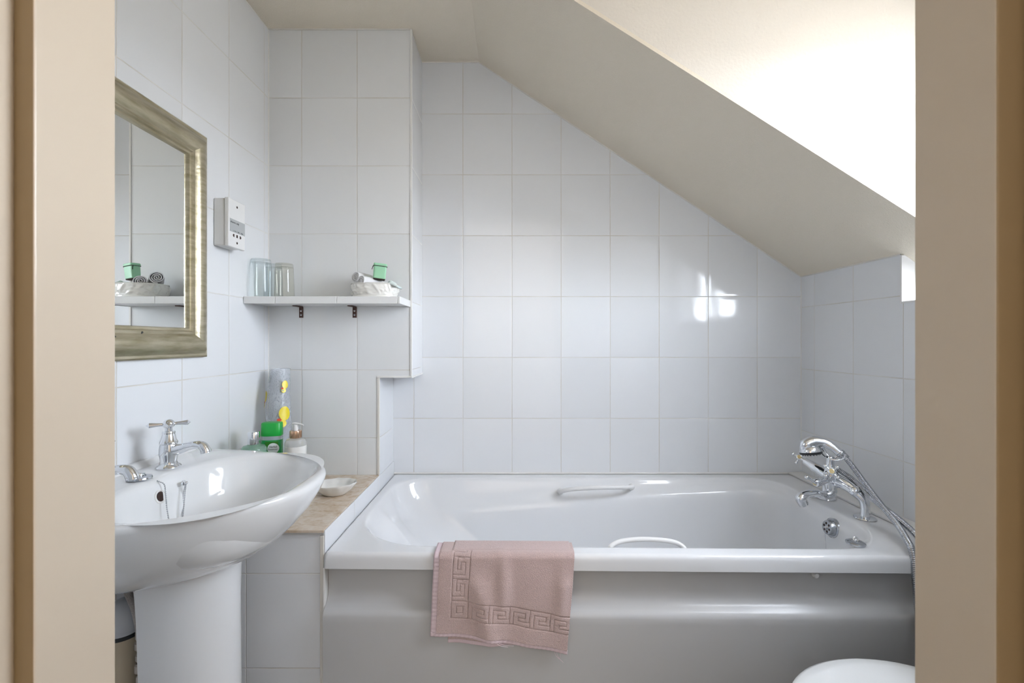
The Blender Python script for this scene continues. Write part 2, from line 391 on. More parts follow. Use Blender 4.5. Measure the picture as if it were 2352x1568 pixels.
# white reveal edge and thin trims
struct(MB().box(XR-.003, fx0, YN-.007, YN-.001, SZ, slope_z(XR)-.004).build('trim_1', M['frame_white'], smooth=False))
struct(MB().box(XR-.003, fx0, YW0, YN-.008, SZ, SZ+.006).build('trim_2', M['frame_white'], smooth=False))
# wall with the doorway
fw = MB(); JX = .382
fw.box(XL-.1, -JX, YD0, YD1, 0, ZC+.05); fw.box(JX, x1, YD0, YD1, 0, ZC+.05); fw.box(-JX, JX, YD0, YD1, 2.03, ZC+.05)
o = struct(fw.build('wall_front', M['hallpaint'], smooth=False)); o.data.materials.append(M['tile_back'])
for p in o.data.polygons:
    if p.normal.y > .9: p.material_index = 1
def slab(b, x0, xa, y0, y1): b.box(min(x0, xa), max(x0, xa), y0, y1, 0, 2.03)
df = MB(); slab(df, -.3685, -JX, .25, .336+.002); slab(df, .3735, JX+.0, .25, .3315)
df.box(-.3685, .3735, .25, .336, 2.0, 2.03)
dr = struct(df.build('door_1', M['door'], bevel=.002))
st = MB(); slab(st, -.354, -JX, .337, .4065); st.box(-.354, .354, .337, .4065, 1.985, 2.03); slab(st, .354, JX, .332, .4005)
o = st.build('door_stop', M['door'], dr, bevel=.0015, smooth=False); o.data.materials.append(M['door_shade'])
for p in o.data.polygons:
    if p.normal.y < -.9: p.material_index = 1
ar = MB(); slab(ar, -.378, -.45, .228, .2505); slab(ar, .383, .45, .228, .2505)
ar.build('architrave', M['door'], dr, bevel=.004)
# hall behind the camera
struct(MB().box(XL-.1, XL-.05, -1.6, YD0, 0, ZC+.05).build('wall_hall_left', M['hallpaint'], smooth=False))
struct(MB().box(x1-.05, x1, -1.6, YD0, 0, ZC+.05).build('wall_hall_right', M['hallpaint'], smooth=False))
struct(MB().box(XL-.1, x1, -1.65, -1.6, 0, ZC+.05).build('wall_hall_back', M['hallpaint'], smooth=False))
struct(MB().box(XL-.1, x1, -1.6, YD0, ZC+.05, ZC+.1).build('ceiling', M['cheek'], smooth=False))
# tile trims of the boxing
t = MB(); t.box(XB2-.006, XB2+.002, YX-.003, YX+.006, ZL+.001, ZB); struct(t.build('trim_3', M['trimcream'], bevel=.001))
t = MB(); t.box(XB2-.008, XB+.003, YX-.0035, YX+.004, ZB-.004, ZB+.003); t.box(XB-.001, XB+.004, YX+.004, YB-.001, ZB-.005, ZB+.001)
struct(t.build('trim_4', M['silicone'], bevel=.001))
t = MB(); t.box(XB-.004, XB+.003, YX-.003, YX+.004, ZB+.004, ZC-.002); struct(t.build('trim_5', M['silicone'], bevel=.001))
# caulk lines at the ceiling
def bead(p, q, r, name, m='silicone'):
    b = MB(); n = 24; pts = [Vector(p).lerp(Vector(q), i/n) for i in range(n+1)]
    b.tube(pts, [r*(1+.25*noise.noise(Vector((i*1.7, r*999, p[0])))) for i in range(n+1)], 8); return struct(b.build(name, M[m]))
bead((XS, YB, ZC), (XR, YB, slope_z(XR)), .0035, 'trim_6', 'trimcream')
bead((XL, YX, ZC), (XB, YX, ZC), .003, 'trim_7', 'trimcream')
bead((XB, YB, ZC), (XS, YB, ZC), .003, 'trim_8', 'trimcream')
bead((XR, YB, slope_z(XR)), (XR, YN, slope_z(XR)), .003, 'trim_9', 'trimcream')
bead((XR, YB, .575), (XR, YB, slope_z(XR)), .0025, 'trim_10', 'silicone')
bead((XL, YX, ZL), (XL, YX, ZC), .0025, 'trim_11', 'silicone')

# ------------------------------------------------------------------ tiled ledge between basin and bath
YLF = 1.18
tl = thing('tiled_ledge', 'low white tiled ledge with beige marble top between washbasin and bath', 'ledge', ((XL-.49)/2, 1.42, 0))
lb = MB(); lb.box(XL+.0005, -.4873, YLF, YX-.0005, 0, ZL-.009)
lo = lb.build('tiled_front', M['tile_low'], tl, smooth=False); lo.data.materials.append(M['tile_ret'])
MB().box(XL+.001, -.4875, YLF-.004, YX-.001, ZL-.007, ZL).build('marble_top', M['marble'], tl, bevel=.0008)
MB().box(XL+.001, -.487, YLF-.005, YX-.001, ZL-.012, ZL-.0072).build('edge_trim', M['greytrim'], tl)
MB().box(-.4870, -.4835, YLF-.002, YB-.001, .30, ZL-.002).build('side_tile', M['tile_ret'], tl, bevel=.0008)
MB().box(-.4965, -.4868, YLF-.0045, YLF-.0002, .0, ZL-.014).build('corner_trim', M['trimcream'], tl, bevel=.001)
MB().box(-.4866, -.4815, YLF-.010, YLF+.03, .0, .518).build('side_sealant', M['silicone'], tl, bevel=.001)

# ------------------------------------------------------------------ bath
R = .559
def rrect(xl, xr, yf, yb, rad, zf, m=14, n=9):
    """rounded rectangle ring, rad = (fl, fr, br, bl); zf number or function(x, y)"""
    fl, fr, br, bl = rad; out = []
    def arc(cx, cy, r, a0):
        return [(cx+r*math.cos(a0+PI/2*i/n), cy+r*math.sin(a0+PI/2*i/n)) for i in range(n+1)]
    arcs = [arc(xl+fl, yf+fl, fl, PI), arc(xr-fr, yf+fr, fr, 1.5*PI), arc(xr-br, yb-br, br, 0), arc(xl+bl, yb-bl, bl, .5*PI)]
    for k in range(4):
        a = arcs[k]; b = arcs[(k+1) % 4][0]; out += a
        for i in range(1, m): t = i/m; out.append((a[-1][0]+(b[0]-a[-1][0])*t, a[-1][1]+(b[1]-a[-1][1])*t))
    sk = lambda x, y: y-.026*max(0, (x+.484)/1.67)*max(0, min(1, (yb-y)/.6))
    return [Vector((x, sk(x, y), zf(x, y) if callable(zf) else zf)) for x, y in out]
bt = thing('bathtub', 'white acrylic bath with moulded grip handles under the sloping ceiling', 'bathtub', (.35, 1.5, 0))
xa, xb, ya, yb_ = -.483, 1.183, 1.163, 1.862
def armz(x, y):
    t = max(0, min(1, (x+.45)/1.4)); wgt = max(0, min(1, (y-1.5)/.2)) if y > 1.5 else max(0, min(1, (1.5-y)/.2))
    return R-.045-(.095*(1-t)**1.3-.018)*wgt
rg = [rrect(xa, xb, ya, yb_, (.008,)*4, .519),
      rrect(xa, xb, ya, yb_, (.008,)*4, .522),
      rrect(xa, xb, ya, yb_, (.008,)*4, .546),
      rrect(xa+.002, xb-.002, ya+.003, yb_-.003, (.01,)*4, .555),
      rrect(xa+.008, xb-.008, ya+.009, yb_-.009, (.012,)*4, R),
      rrect(xa+.012, xb-.012, ya+.013, yb_-.013, (.012,)*4, R),
      rrect(-.462, 1.042, 1.203, 1.812, (.23, .19, .11, .13), R+.0003),
      rrect(-.452, 1.032, 1.212, 1.803, (.22, .18, .10, .12), R-.0015),
      rrect(-.444, 1.026, 1.219, 1.797, (.21, .175, .10, .12), R-.008),
      rrect(-.425, 1.020, 1.228, 1.785, (.20, .17, .10, .12), lambda x, y: R-.5*(R-armz(x, y))-.006),
      rrect(-.400, 1.012, 1.243, 1.755, (.19, .16, .10, .13), lambda x, y: armz(x, y)),
      rrect(-.385, 1.009, 1.250, 1.746, (.19, .16, .10, .14), lambda x, y: armz(x, y)-.012),
      rrect(-.29, 1.000, 1.265, 1.728, (.18, .15, .10, .15), R-.19),
      rrect(-.20, .985, 1.285, 1.705, (.17, .14, .11, .15), R-.26),
      rrect(-.10, .965, 1.305, 1.685, (.15, .13, .11, .14), R-.32),
      rrect(-.03, .93, 1.335, 1.655, (.12, .12, .11, .12), R-.352),
      rrect(.05, .87, 1.39, 1.60, (.09, .09, .09, .09), R-.36)]
tub = MB(); tub.loft(rg, False, True)
tub.build('tub', M['acrylic'], bt, sub=2)
# front panel: recessed upper fascia, curved step, proud lower part
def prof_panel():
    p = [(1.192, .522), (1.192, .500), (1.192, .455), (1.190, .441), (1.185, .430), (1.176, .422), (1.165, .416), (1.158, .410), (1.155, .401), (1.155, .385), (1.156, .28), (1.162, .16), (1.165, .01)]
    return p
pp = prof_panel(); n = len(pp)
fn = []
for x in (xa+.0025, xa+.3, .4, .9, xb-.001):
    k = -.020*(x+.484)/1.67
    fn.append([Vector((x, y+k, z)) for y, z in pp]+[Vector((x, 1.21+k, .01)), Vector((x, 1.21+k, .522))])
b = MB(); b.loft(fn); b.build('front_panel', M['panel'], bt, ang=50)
c = P(1872, 1319, 1.170); b = MB(); b.lathe([(.0, .0), (.0055, .0005), (.0075, .003), (.008, .010)], (c.x, 1.170-.013+.008, c.z), (0, 1, 0), 20)
b.v = [(x, y-.003, z) for x, y, z in b.v]
b.build('screw_cap', M['plastic'], bt)
# grip handles
g1 = crv([(.188, 1.772, R-.040), (.192, 1.745, R-.032), (.235, 1.722, R-.017), (.33, 1.717, R-.010), (.43, 1.727, R-.012), (.462, 1.75, R-.018), (.464, 1.775, R-.024)], 8)
b = MB(); b.tube(g1, [.0085]*8+[.008]*(len(g1)-16)+[.0085]*8, 12)
for e in (g1[0], g1[-1]): b.ball((e.x, e.y-.006, e.z), .0125, 14, 8)
b.build('grip_handle', M['plastic'], bt)
g2 = crv([(.262, 1.222, R-.035), (.268, 1.232, R-.014), (.30, 1.240, R-.003), (.36, 1.243, R+.001), (.43, 1.240, R-.003), (.462, 1.232, R-.014), (.468, 1.222, R-.035)], 8)
b = MB(); b.tube(g2, .0065, 12); b.build('grip_handle', M['plastic'], bt)
# overflow on the tap end
ov = Vector((1.013, 1.437, R-.048)); ax = Vector((-1, 0, .12)).normalized()
b = MB(); b.lathe([(.030, -.006), (.030, .004), (.0275, .006), (.0245, .006), (.0235, .010), (.0215, .018), (.0205, .0195), (.0, .0195)], ov, ax, 32, False)
ovo = b.build('overflow', M['dullchrome'], bt, ang=30)
q = Vector((0, 0, 1)).rotation_difference(ax)
b = MB()
for i in range(6):
    a = i*PI/3+.3
    b.lathe([(.0036, 0), (.0036, .0004)], ov+q @ Vector((.0125*math.cos(a), .0125*math.sin(a), .0196)), ax, 14)
b.build('overflow_holes', M['hole'], ovo)
def chain(pts, r=.0016, step=None, name='chain', parent=None):
    c = crv(pts, 30); b = MB(); step = step or r*2.35; acc = 0; last = c[0]; b.ball(last, r, 8, 6)
    for p in c[1:]:
        if (p-last).length >= step: b.ball(p, r, 8, 6); b.tube([last, p], r*.3, 4); last = p
    return b.build(name, M['dullchrome'], parent)
cs = ov+ax*.021
chain([cs, cs+Vector((-.004, -.001, -.022)), cs+Vector((-.003, -.002, -.05)), cs+Vector((.0, -.003, -.11))], .0012, parent=bt, name='overflow_chain')
b = MB(); b.lathe([(.004, -.002), (.004, .002), (.002, .004)], cs, ax, 10); b.build('chain_stud', M['chrome'], ovo)
# sealant round the bath
b = MB(); b.tube([Vector((xa+1.66*i/30, YB-.0015, R+.001+.0008*noise.noise(Vector((i*.7, 0, 0))))) for i in range(31)], .0045, 8)
b.tube([Vector((XR-.002, YB-.67*i/20, R+.001)) for i in range(21)], .004, 8)
struct(b.build('trim_12', M['silicone']))
b = MB(); b.prism([(XR-.001, 1.30, R+.001), (XR-.058, 1.30, R+.001), (XR-.058, 1.30, R+.007), (XR-.001, 1.30, R+.010)], (0, .56, 0))
struct(b.build('trim_13', M['silicone'], bevel=.001))

# bath plug on the corner of the rim
pc = Vector((.917, 1.214, R+.001))
bp_ = thing('bath_plug', 'chrome and rubber bath plug resting on the front corner of the bath rim', 'plug', pc)
b = MB(); b.lathe([(.022, 0), (.023, .002), (.023, .0045), (.019, .007), (.008, .0085), (.0, .0085)], pc, (0, 0, 1), 28, False); b.build('disc', M['dullchrome'], bp_)
b = MB(); ring = [pc+Vector((.006*math.cos(a*PI/8), .002*math.sin(a*PI/8), .0125+.006*math.sin(a*PI/8))) for a in range(17)]; b.tube(ring, .0011, 8); b.ball(pc+Vector((0, 0, .010)), .0035); b.build('ring', M['chrome'], bp_)

# ------------------------------------------------------------------ washbasin
YS = .98; ZR = .80
def polar(inside, cx, cy, z, n=144):
    out = []
    for i in range(n):
        a = 2*PI*i/n; dx, dy = math.cos(a), math.sin(a); lo, hi = 0, 1
        for _ in range(26):
            m = (lo+hi)/2
            if inside(cx+dx*m, cy+dy*m): lo = m
            else: hi = m
        out.append(Vector((cx+dx*lo, cy+dy*lo, z)))
    return out
BC = -.635
def outer(ax_, ay_, xw=XL+.001, p=2.15):
    def f(x, y):
        if x < xw: return False
        return abs((x-(XL))/ax_)**p+abs((y-YS)/ay_)**p <= 1
    return f
def inner(s, cx=-.618, p=2.4, ax_=.163, ay_=.222):
    return lambda x, y: abs((x-cx)/(ax_*s))**p+abs((y-YS)/(ay_*s))**p <= 1
wb = thing('washbasin', 'white porcelain pedestal washbasin under the mirror', 'washbasin', (-.65, YS, 0))
rings = []
for z, a, c in ((.632, .300, .150), (.640, .325, .175), (.655, .358, .200), (.68, .394, .228), (.71, .425, .252), (.74, .449, .270), (.77, .466, .283), (.787, .473, .2885), (.796, .474, .290), (.8005, .470, .287), (.802, .464, .282)):
    rings.append(polar(outer(a, c), BC, YS, z))
rings.append(polar(inner(1.09), BC, YS, .8015))
rings.append(polar(inner(1.035), BC, YS, .7995))
rings.append(polar(inner(1.0), BC, YS, .795))
rings.append(polar(inner(.975), BC, YS, .785))
for z, s in ((.76, .94), (.735, .90), (.71, .84), (.69, .75), (.675, .62), (.667, .45), (.664, .2)):
    cxs = -.618+(1-s)*.02
    rings.append(polar(inner(s, cxs, 2.2), BC, YS, z))
b = MB(); b.loft(rings); b.build('basin_bowl', M['porcelain'], wb, ang=60)
b = MB(); N = 40
pr = [(XL+.001, .799), (XL+.001, .815), (XL+.012, .815), (XL+.018, .812), (XL+.022, .802), (XL+.028, .799)]
b.loft([[Vector((x, YS-.275+.55*i/N, z)) for x, z in pr] for i in range(N+1)]); b.build('upstand', M['porcelain'], wb, ang=60)
# pedestal: U-shaped shell open towards the wall
def U(z, sx, sy, xbk=-.735):
    o_, i_ = [], []
    for k in range(25):
        a = -PI/2+PI*k/24
        o_.append(Vector((xbk+sx*abs(math.cos(a))**.85*(1 if math.cos(a) >= 0 else -1), YS+sy*math.sin(a), z)))
        i_.append(Vector((xbk+(sx-.012)*max(0, math.cos(a)), YS+(sy-.012)*math.sin(a), z)))
    return o_+i_[::-1]
b = MB(); b.loft([U(0, .150, .105, -.725), U(.03, .147, .100, -.725), U(.10, .139, .087, -.728), U(.35, .138, .088, -.731), U(.55, .140, .091, -.735), U(.60, .142, .094, -.736), U(.655, .146, .100, -.737)])
b.build('pedestal', M['porcelain'], wb, ang=50)
# overflow hole
oc = Vector((-.7715, .996, .760))
b = MB(); b.lathe([(.0150, .001), (.0150, .0022), (.0130, .003), (.0118, .001), (.0, .0005)], oc, (1, 0, .28), 24, False)
b.build('overflow_hole', M['soapdish'], wb)
b = MB(); b.lathe([(.0108, .0012), (.0108, .0020)], oc+Vector((0, .0012, 0)), (1, 0, .28), 24); b.build('overflow_recess', M['hole'], wb)

# ---- pillar taps
def make_tap(loc, label):
    T = thing('basin_tap', label, 'tap', loc, 'pillar taps on the washbasin'); o = Vector(loc)
    b = MB(); b.lathe([(.0, 0), (.0245, 0), (.0255, .003), (.024, .006), (.018, .010), (.0165, .016), (.0185, .030), (.0190, .045), (.0165, .056), (.0185, .058), (.0185, .0615), (.0155, .066), (.0125, .080), (.0135, .083), (.0125, .086), (.0075, .087), (.007, .094), (.0, .094)], o, n=32)
    b.build('tap_body', M['chrome'], T, ang=30)
    sp_ = crv([(0, 0, .040), (.020, 0, .043), (.045, 0, .050), (.062, 0, .053), (.076, 0, .050), (.083, 0, .040), (.0845, 0, .034)], 6)
    rr = lerpn([.015, .0125, .0095, .0095, .0105, .0112, .0115], 6)
    d = Matrix.Translation(o) @ Matrix.Rotation(math.radians(4), 4, 'Z')
    b = MB(); b.tube(sp_, rr, 20); b.xf(d); b.build('spout', M['chrome'], T)
    h = thing_child(T, o)
    b = MB(); b.ball(o+Vector((0, 0, .103)), .0125, 20, 12, (1, 1, .92))
    for A, L in ((Vector((.8, .6, 0)), .034), (Vector((-.8, -.6, 0)), .034), (Vector((.6, -.8, 0)), .024), (Vector((-.6, .8, 0)), .024)):
        b.lathe([(.0038, .008), (.0036, .014), (.0045, .5*L+.007), (.0060, L), (.0062, L+.0025), (.0045, L+.004), (.0, L+.009)], o+Vector((0, 0, .103)), A, 14)
    b.build('cross_handle', M['chrome'], T, ang=35)
    return T
def thing_child(a, b): return None
tap = make_tap((-.812, 1.076, .802), 'chrome pillar tap with cross handle on the far side of the basin deck')
dup(tap, (0, -.209, 0), 'chrome pillar tap beside the basin plug, only its spout showing past the door frame')
# ---- plug and chains
pp_ = Vector((-.806, .984, .8025))
pl = thing('basin_plug', 'chrome basin plug lying on the deck between the taps with bead chain', 'plug', pp_)
b = MB(); b.lathe([(.0, 0), (.022, 0), (.0235, .002), (.0225, .005), (.016, .007), (.0, .0075)], pp_, n=28); b.build('disc', M['dullchrome'], pl)
b = MB(); b.lathe([(.008, .007), (.009, .009), (.008, .0125), (.005, .014), (.0, .0145)], pp_, n=14)
b.tube([pp_+Vector((.007*math.cos(k*PI/6), .007*math.sin(k*PI/6), .012)) for k in range(13)], .0018, 8); b.build('ring', M['chrome'], pl)
chain([pp_+Vector((.006, .006, .011)), P(352, 1100, 1.0), P(366, 1106, 1.0), P(377, 1112, 1.003), P(380, 1130, 1.0), P(383, 1165, .985), P(388, 1197, .975), P(389, 1215, .965)], .0016, parent=pl)
st_ = P(423, 1109, 1.048)
b = MB(); b.lathe([(.0, -.001), (.0062, -.001), (.0062, .002), (.004, .003), (.0, .003)], st_+Vector((-.002, 0, 0)), (1, 0, .2), 18); b.ball(st_+Vector((.006, -.001, .001)), .0035); b.build('chain_stud', M['chrome'], pl)
chain([st_+Vector((.005, -.001, -.003)), P(425, 1130, 1.040), P(422, 1165, 1.025), P(419, 1195, 1.01), P(417, 1215, 1.0)], .0016, parent=pl, name='chain')
chain([st_+Vector((.002, .001, -.004)), P(421, 1135, 1.050), P(420, 1165, 1.040), P(418, 1190, 1.02)], .0013, parent=pl, name='chain')

# ---- pipework behind the pedestal
pc_ = Vector((-.815, .955, 0))
wp = thing('waste_pipe', 'aged cream waste pipe with grey plastic cap beside the pedestal', 'pipe', pc_)
b = MB(); b.lathe([(.031, 0), (.031, .512)], pc_, n=32); b.build('pipe', M['creampipe'], wp)
b = MB(); b.lathe([(.0325, .496), (.034, .500), (.034, .506), (.0375, .508), (.0375, .514), (.036, .520), (.036, .528), (.033, .540), (.027, .550), (.016, .557), (.0, .560)], pc_, n=32)
b.tube(crv([pc_+Vector((.004, .001, .522)), pc_+Vector((.010, .003, .534)), pc_+Vector((.03, .012, .538)), pc_+Vector((.07, .03, .540)), pc_+Vector((.10, .04, .545))], 6), .018, 24)
b.build('elbow_cap', M['greyplastic'], wp)
b = MB(); b.lathe([(.0318, .487), (.0325, .489), (.0325, .4965)], pc_, n=32); b.build('seal', M['rubber'], wp)
for k in range(2):
    ox, od = (0, 0) if k == 0 else (10, .022)
    hs = crv([P(268+ox, 1312, .97+od), P(279+ox, 1330, .955+od), P(295+ox, 1362, .935+od), P(310+ox, 1398, .918+od), P(319+ox, 1436, .912+od), P(322+ox, 1462, .910+od)], 8)
    b = MB(); b.tube(hs, .007, 14)
    h = b.build('flexible_hose', M['braid']); tag(h, ('nearer' if k == 0 else 'farther')+' braided steel water hose rising behind the pedestal', 'hose')
    e = hs[-1]
    b = MB()
    for z0, r, hh in ((-.002, .008, .018), (-.022, .0095, .018), (-.045, .0080, .016), (-.068, .0095, .020), (-.095, .007, .022)):
        b.lathe([(r*.7, z0-.003), (r, z0), (r, z0+hh-.006), (r*.7, z0+hh-.003)], e, n=6 if r > .01 else 16)
    b.tube([e+Vector((0, 0, -.1)), Vector((e.x, e.y, 0.0))], .005, 12)
    b.build('hose_valve', M['oldmetal'], h)

# ------------------------------------------------------------------ mirror
def mirror():
    ym1, zt_, zb_ = 1.316, 1.689, 1.056; ym0 = .74
    T = thing('wall_mirror', 'mirror in an aged champagne-gold moulded frame on the left wall', 'mirror', (XL, (ym0+ym1)/2, zb_))
    # profile: (distance in from the outer edge, height off the wall)
    pr = [(0, 0), (0, .010), (.004, .013), (.010, .013), (.014, .016), (.022, .024), (.034, .030), (.046, .030), (.056, .025), (.062, .019), (.065, .021), (.070, .021), (.073, .016), (.079, .016), (.081, .012), (.081, .006)]
    cor = [(ym0, zb_), (ym1, zb_), (ym1, zt_), (ym0, zt_)]
    sg = [(1, 1), (-1, 1), (-1, -1), (1, -1)]
    names = ('frame_rail', 'frame_stile', 'frame_rail', 'frame_stile')
    for k in range(4):
        a, c = cor[k], cor[(k+1) % 4]; sa, s2 = sg[k], sg[(k+1) % 4]
        ra = [Vector((XL+.0005+h, a[0]+sa[0]*d, a[1]+sa[1]*d)) for d, h in pr]
        rb = [Vector((XL+.0005+h, c[0]+s2[0]*d, c[1]+s2[1]*d)) for d, h in pr]
        b = MB(); b.loft([[p.lerp(q_, t/6) for p, q_ in zip(ra, rb)] for t in range(7)])
        b.build(names[k], M['gold'], T, ang=35)
    b = MB(); b.box(XL+.001, XL+.009, ym0+.076, ym1-.076, zb_+.076, zt_-.076); b.build('mirror_glass', M['mirror'], T, smooth=False)
mirror()

# ------------------------------------------------------------------ shaver socket
def text(s, size, mtx, m, name, parent, ext=.00015):
    c = bpy.data.curves.new(name, 'FONT'); c.body = s; c.size = size; c.extrude = ext; c.align_x = 'LEFT'
    t_ = bpy.data.objects.new(name, c); COL.objects.link(t_); bpy.context.view_layer.update()
    me = bpy.data.meshes.new_from_object(t_.evaluated_get(bpy.context.evaluated_depsgraph_get())); bpy.data.objects.remove(t_)
    me.transform(mtx); me.materials.clear(); me.materials.append(m)
    o = bpy.data.objects.new(name, me); COL.objects.link(o)
    if parent: o.parent = parent; o.matrix_parent_inverse = Matrix.Translation(-parent.location)
    return o
y0, y1, z0, z1 = 1.358, 1.442, 1.386, 1.532
T = thing('shaver_socket', 'white shaver socket with silver label on the left wall beside the mirror', 'socket', (XL, 1.4, z0))
MB().box(XL+.0005, XL+.034, y0+.002, y1-.002, z0+.002, z1-.002).build('back_box', M['plastic_grey'], T, bevel=.004)
MB().box(XL+.0345, XL+.047, y0, y1, z0, z1).build('face_plate', M['plastic'], T, bevel=.0025)
fx = XL+.047
MB().box(fx-.001, fx+.0004, y0+.006, y1-.0015, 1.432, 1.471).build('label_plate', M['label_grey'], T)
for zc in (1.512, 1.402):
    b = MB(); b.lathe([(.0, .0), (.0035, .0), (.0035, .0006)], (fx-.0001, (y0+y1)/2, zc), (1, 0, 0), 14); b.build('screw', M['hole'], T)
for k, dy in enumerate((-.017, 0, .017)):
    b = MB(); yy = (y0+y1)/2+dy
    pts = [(yy-.0035, 1.418), (yy+.0035, 1.418), (yy+.0035, 1.427), (yy-.0035, 1.427)] if k == 1 else [(yy+(k-1)*-.003, 1.418), (yy+(k-1)*.0015, 1.418), (yy+(k-1)*.0045, 1.4225), (yy+(k-1)*.0015, 1.427), (yy+(k-1)*-.003, 1.427)]
    b.prism([(fx-.0002, y, z) for y, z in pts], (.0006, 0, 0)); b.build('socket_hole', M['hole'], T, smooth=False)
def wallx(y, z): return Matrix.Translation((fx+.0005, y, z)) @ Matrix(((0, 0, 1, 0), (1, 0, 0, 0), (0, 1, 0, 0), (0, 0, 0, 1)))
text('shavers only', .0085, wallx(y0+.009, 1.459), M['ink'], 'lettering', T)
text('|  115v  |  230v  ~ 20VA', .0052, wallx(y0+.022, 1.4345), M['ink'], 'lettering', T)

# ------------------------------------------------------------------ tiled shelf
ZS = 1.249
T = thing('tiled_shelf', 'white tile-edged shelf on brown brackets spanning the boxed wall', 'shelf', ((XL+XB)/2, 1.6, ZS-.024))
MB().box(XL+.001, -.3795, 1.517, YX-.0005, ZS-.020, ZS-.0015).build('board', M['plastic'], T, smooth=False)
js = [XL+.001, P(633, 0, 1.514).x, P(774, 0, 1.514).x, -.3795]
for a, c in zip(js[:-1], js[1:]):
    MB().box(a+.0007, c-.0007, 1.510, 1.5168, ZS-.023, ZS+.001).build('edge_tile', M['plastic'], T, bevel=.0012)
MB().box(-.379, -.372, 1.511, YX-.0005, ZS-.023, ZS+.001).build('edge_tile', M['plastic'], T, bevel=.0012)
for px in (691, 814):
    c = P(px, 0, 1.663).x; b = MB()
    b.box(c-.0075, c+.0075, YX-.003, YX-.0005, ZS-.062, ZS-.0235); b.box(c-.0095, c+.0075, YX-.05, YX-.003, ZS-.0235, ZS-.0205)
    br = b.build('bracket', M['bracket'], T, bevel=.0005)
    for zz_ in (ZS-.037, ZS-.052):
        s_ = MB(); s_.lathe([(.0, .0022), (.0022, .002), (.0036, .001), (.0037, 0)], (c, YX-.003, zz_), (0, -1, 0), 14); s_.build('screw', M['dullchrome'], br)

# glasses, upside down on the shelf
def tumbler(px, d, w_, h_, m, label):
    c = P(px, 0, d); r = w_/2; o = Vector((c.x, d, ZS+.0012))
    b = MB(); b.lathe([(r, 0), (r+.0004, .001), (r*.985, .03), (r*.93, h_*.8), (r*.88, h_-.004), (r*.84, h_), (r*.3, h_-.001), (0.0005, h_-.0012)], o, n=48, cap=False)
    b.lathe([(r*.87, h_-.012), (r*.6, h_-.0105), (.0005, h_-.010)], o, n=48, cap=False)
    return tag(b.build('drinking_glass', M[m], ang=35), label, 'glass', 'tumblers upside down on the shelf')
tumbler(599, 1.560, .071, .131, 'glass_blue', 'tall clear tumbler upside down at the left end of the tiled shelf')
tumbler(653, 1.568, .064, .117, 'glass_amber', 'straw-tinted tumbler upside down, nearest of the glasses to the basket dish')
tumbler(628, 1.625, .062, .125, 'glass_blue', 'clear tumbler upside down standing behind the other two glasses')

# relief dish with rolled towels and mint tin
dc = Vector((P(861, 0, 1.585).x, 1.588, ZS+.001))
def dish_ring(s, z, rel):
    out = []
    for i in range(160):
        a = 2*PI*i/160; r_ = 1.0
        p = Vector((.080*s*abs(math.cos(a))**.85*math.copysign(1, math.cos(a)), .062*s*abs(math.sin(a))**.85*math.copysign(1, math.sin(a)), z))
        if rel:
            n_ = noise.noise(Vector((a*6+z*60, z*110-a*2, 3)))*1.3
            lf = max(0, math.sin(a*16+z*140))**2*max(0, math.sin(a*5.3+1))
            k = 1+rel*(max(0, n_)*.06+.065*lf-.02)
            p.x *= k; p.y *= k
        out.append(dc+p)
    return out
rs = [dish_ring(.90, 0, 0), dish_ring(.955, .001, 0), dish_ring(.965, .005, 0), dish_ring(.94, .008, 0)]
for k in range(14):
    z = .009+.036*k/13; rs.append(dish_ring(.95+.045*math.sin(PI*k/13*.8), z, 1 if 0 < k < 13 else .3))
rs += [dish_ring(1.0, .047, 0), dish_ring(.985, .049, 0), dish_ring(.93, .047, 0), dish_ring(.90, .03, 0), dish_ring(.85, .008, 0)]
b = MB(); b.loft(rs); b.build('relief_dish', M['ceramic'], ang=60)
tag(bpy.data.objects['relief_dish'], 'ivory ceramic dish with shell and leaf relief on the right of the shelf', 'dish')
def roll(p0, p1, r, turns, name, label, th=.0035):
    p0, p1 = Vector(p0), Vector(p1); ax_ = (p1-p0).normalized(); L = (p1-p0).length
    q_ = Vector((1, 0, 0)).rotation_difference(ax_); n = int(turns*26)
    outer_, inner_ = [], []
    for i in range(n+1):
        a = 2*PI*turns*i/n+2.2; rr = .003+(r-.003)*i/n
        rr *= 1+.04*math.sin(a*2+1)
        outer_.append((rr, a)); inner_.append((max(.0008, rr-th), a))
    ring = outer_+inner_[::-1]
    rings_ = []
    for k in range(9):
        t = k/8; bulge = 1+.03*math.sin(PI*t)-(.05 if k in (0, 8) else 0)
        rings_.append([p0+q_ @ Vector((L*t+(.002*math.sin(a*1.3) if k in (0, 8) else 0), rr*bulge*math.cos(a), rr*bulge*math.sin(a))) for rr, a in ring])
    b = MB(); b.loft(rings_); o = b.build(name, M['whitetowel'], ang=50)
    return tag(o, label, 'towel', 'rolled flannels in the relief dish')
roll((-.512, 1.538, ZS+.056), (-.462, 1.606, ZS+.047), .0215, 3.2, 'rolled_flannel', 'rolled white flannel at the front of the relief dish')
roll((-.542, 1.572, ZS+.073), (-.486, 1.642, ZS+.062), .0245, 3.4, 'rolled_flannel', 'rolled white flannel behind, higher at the back of the relief dish')
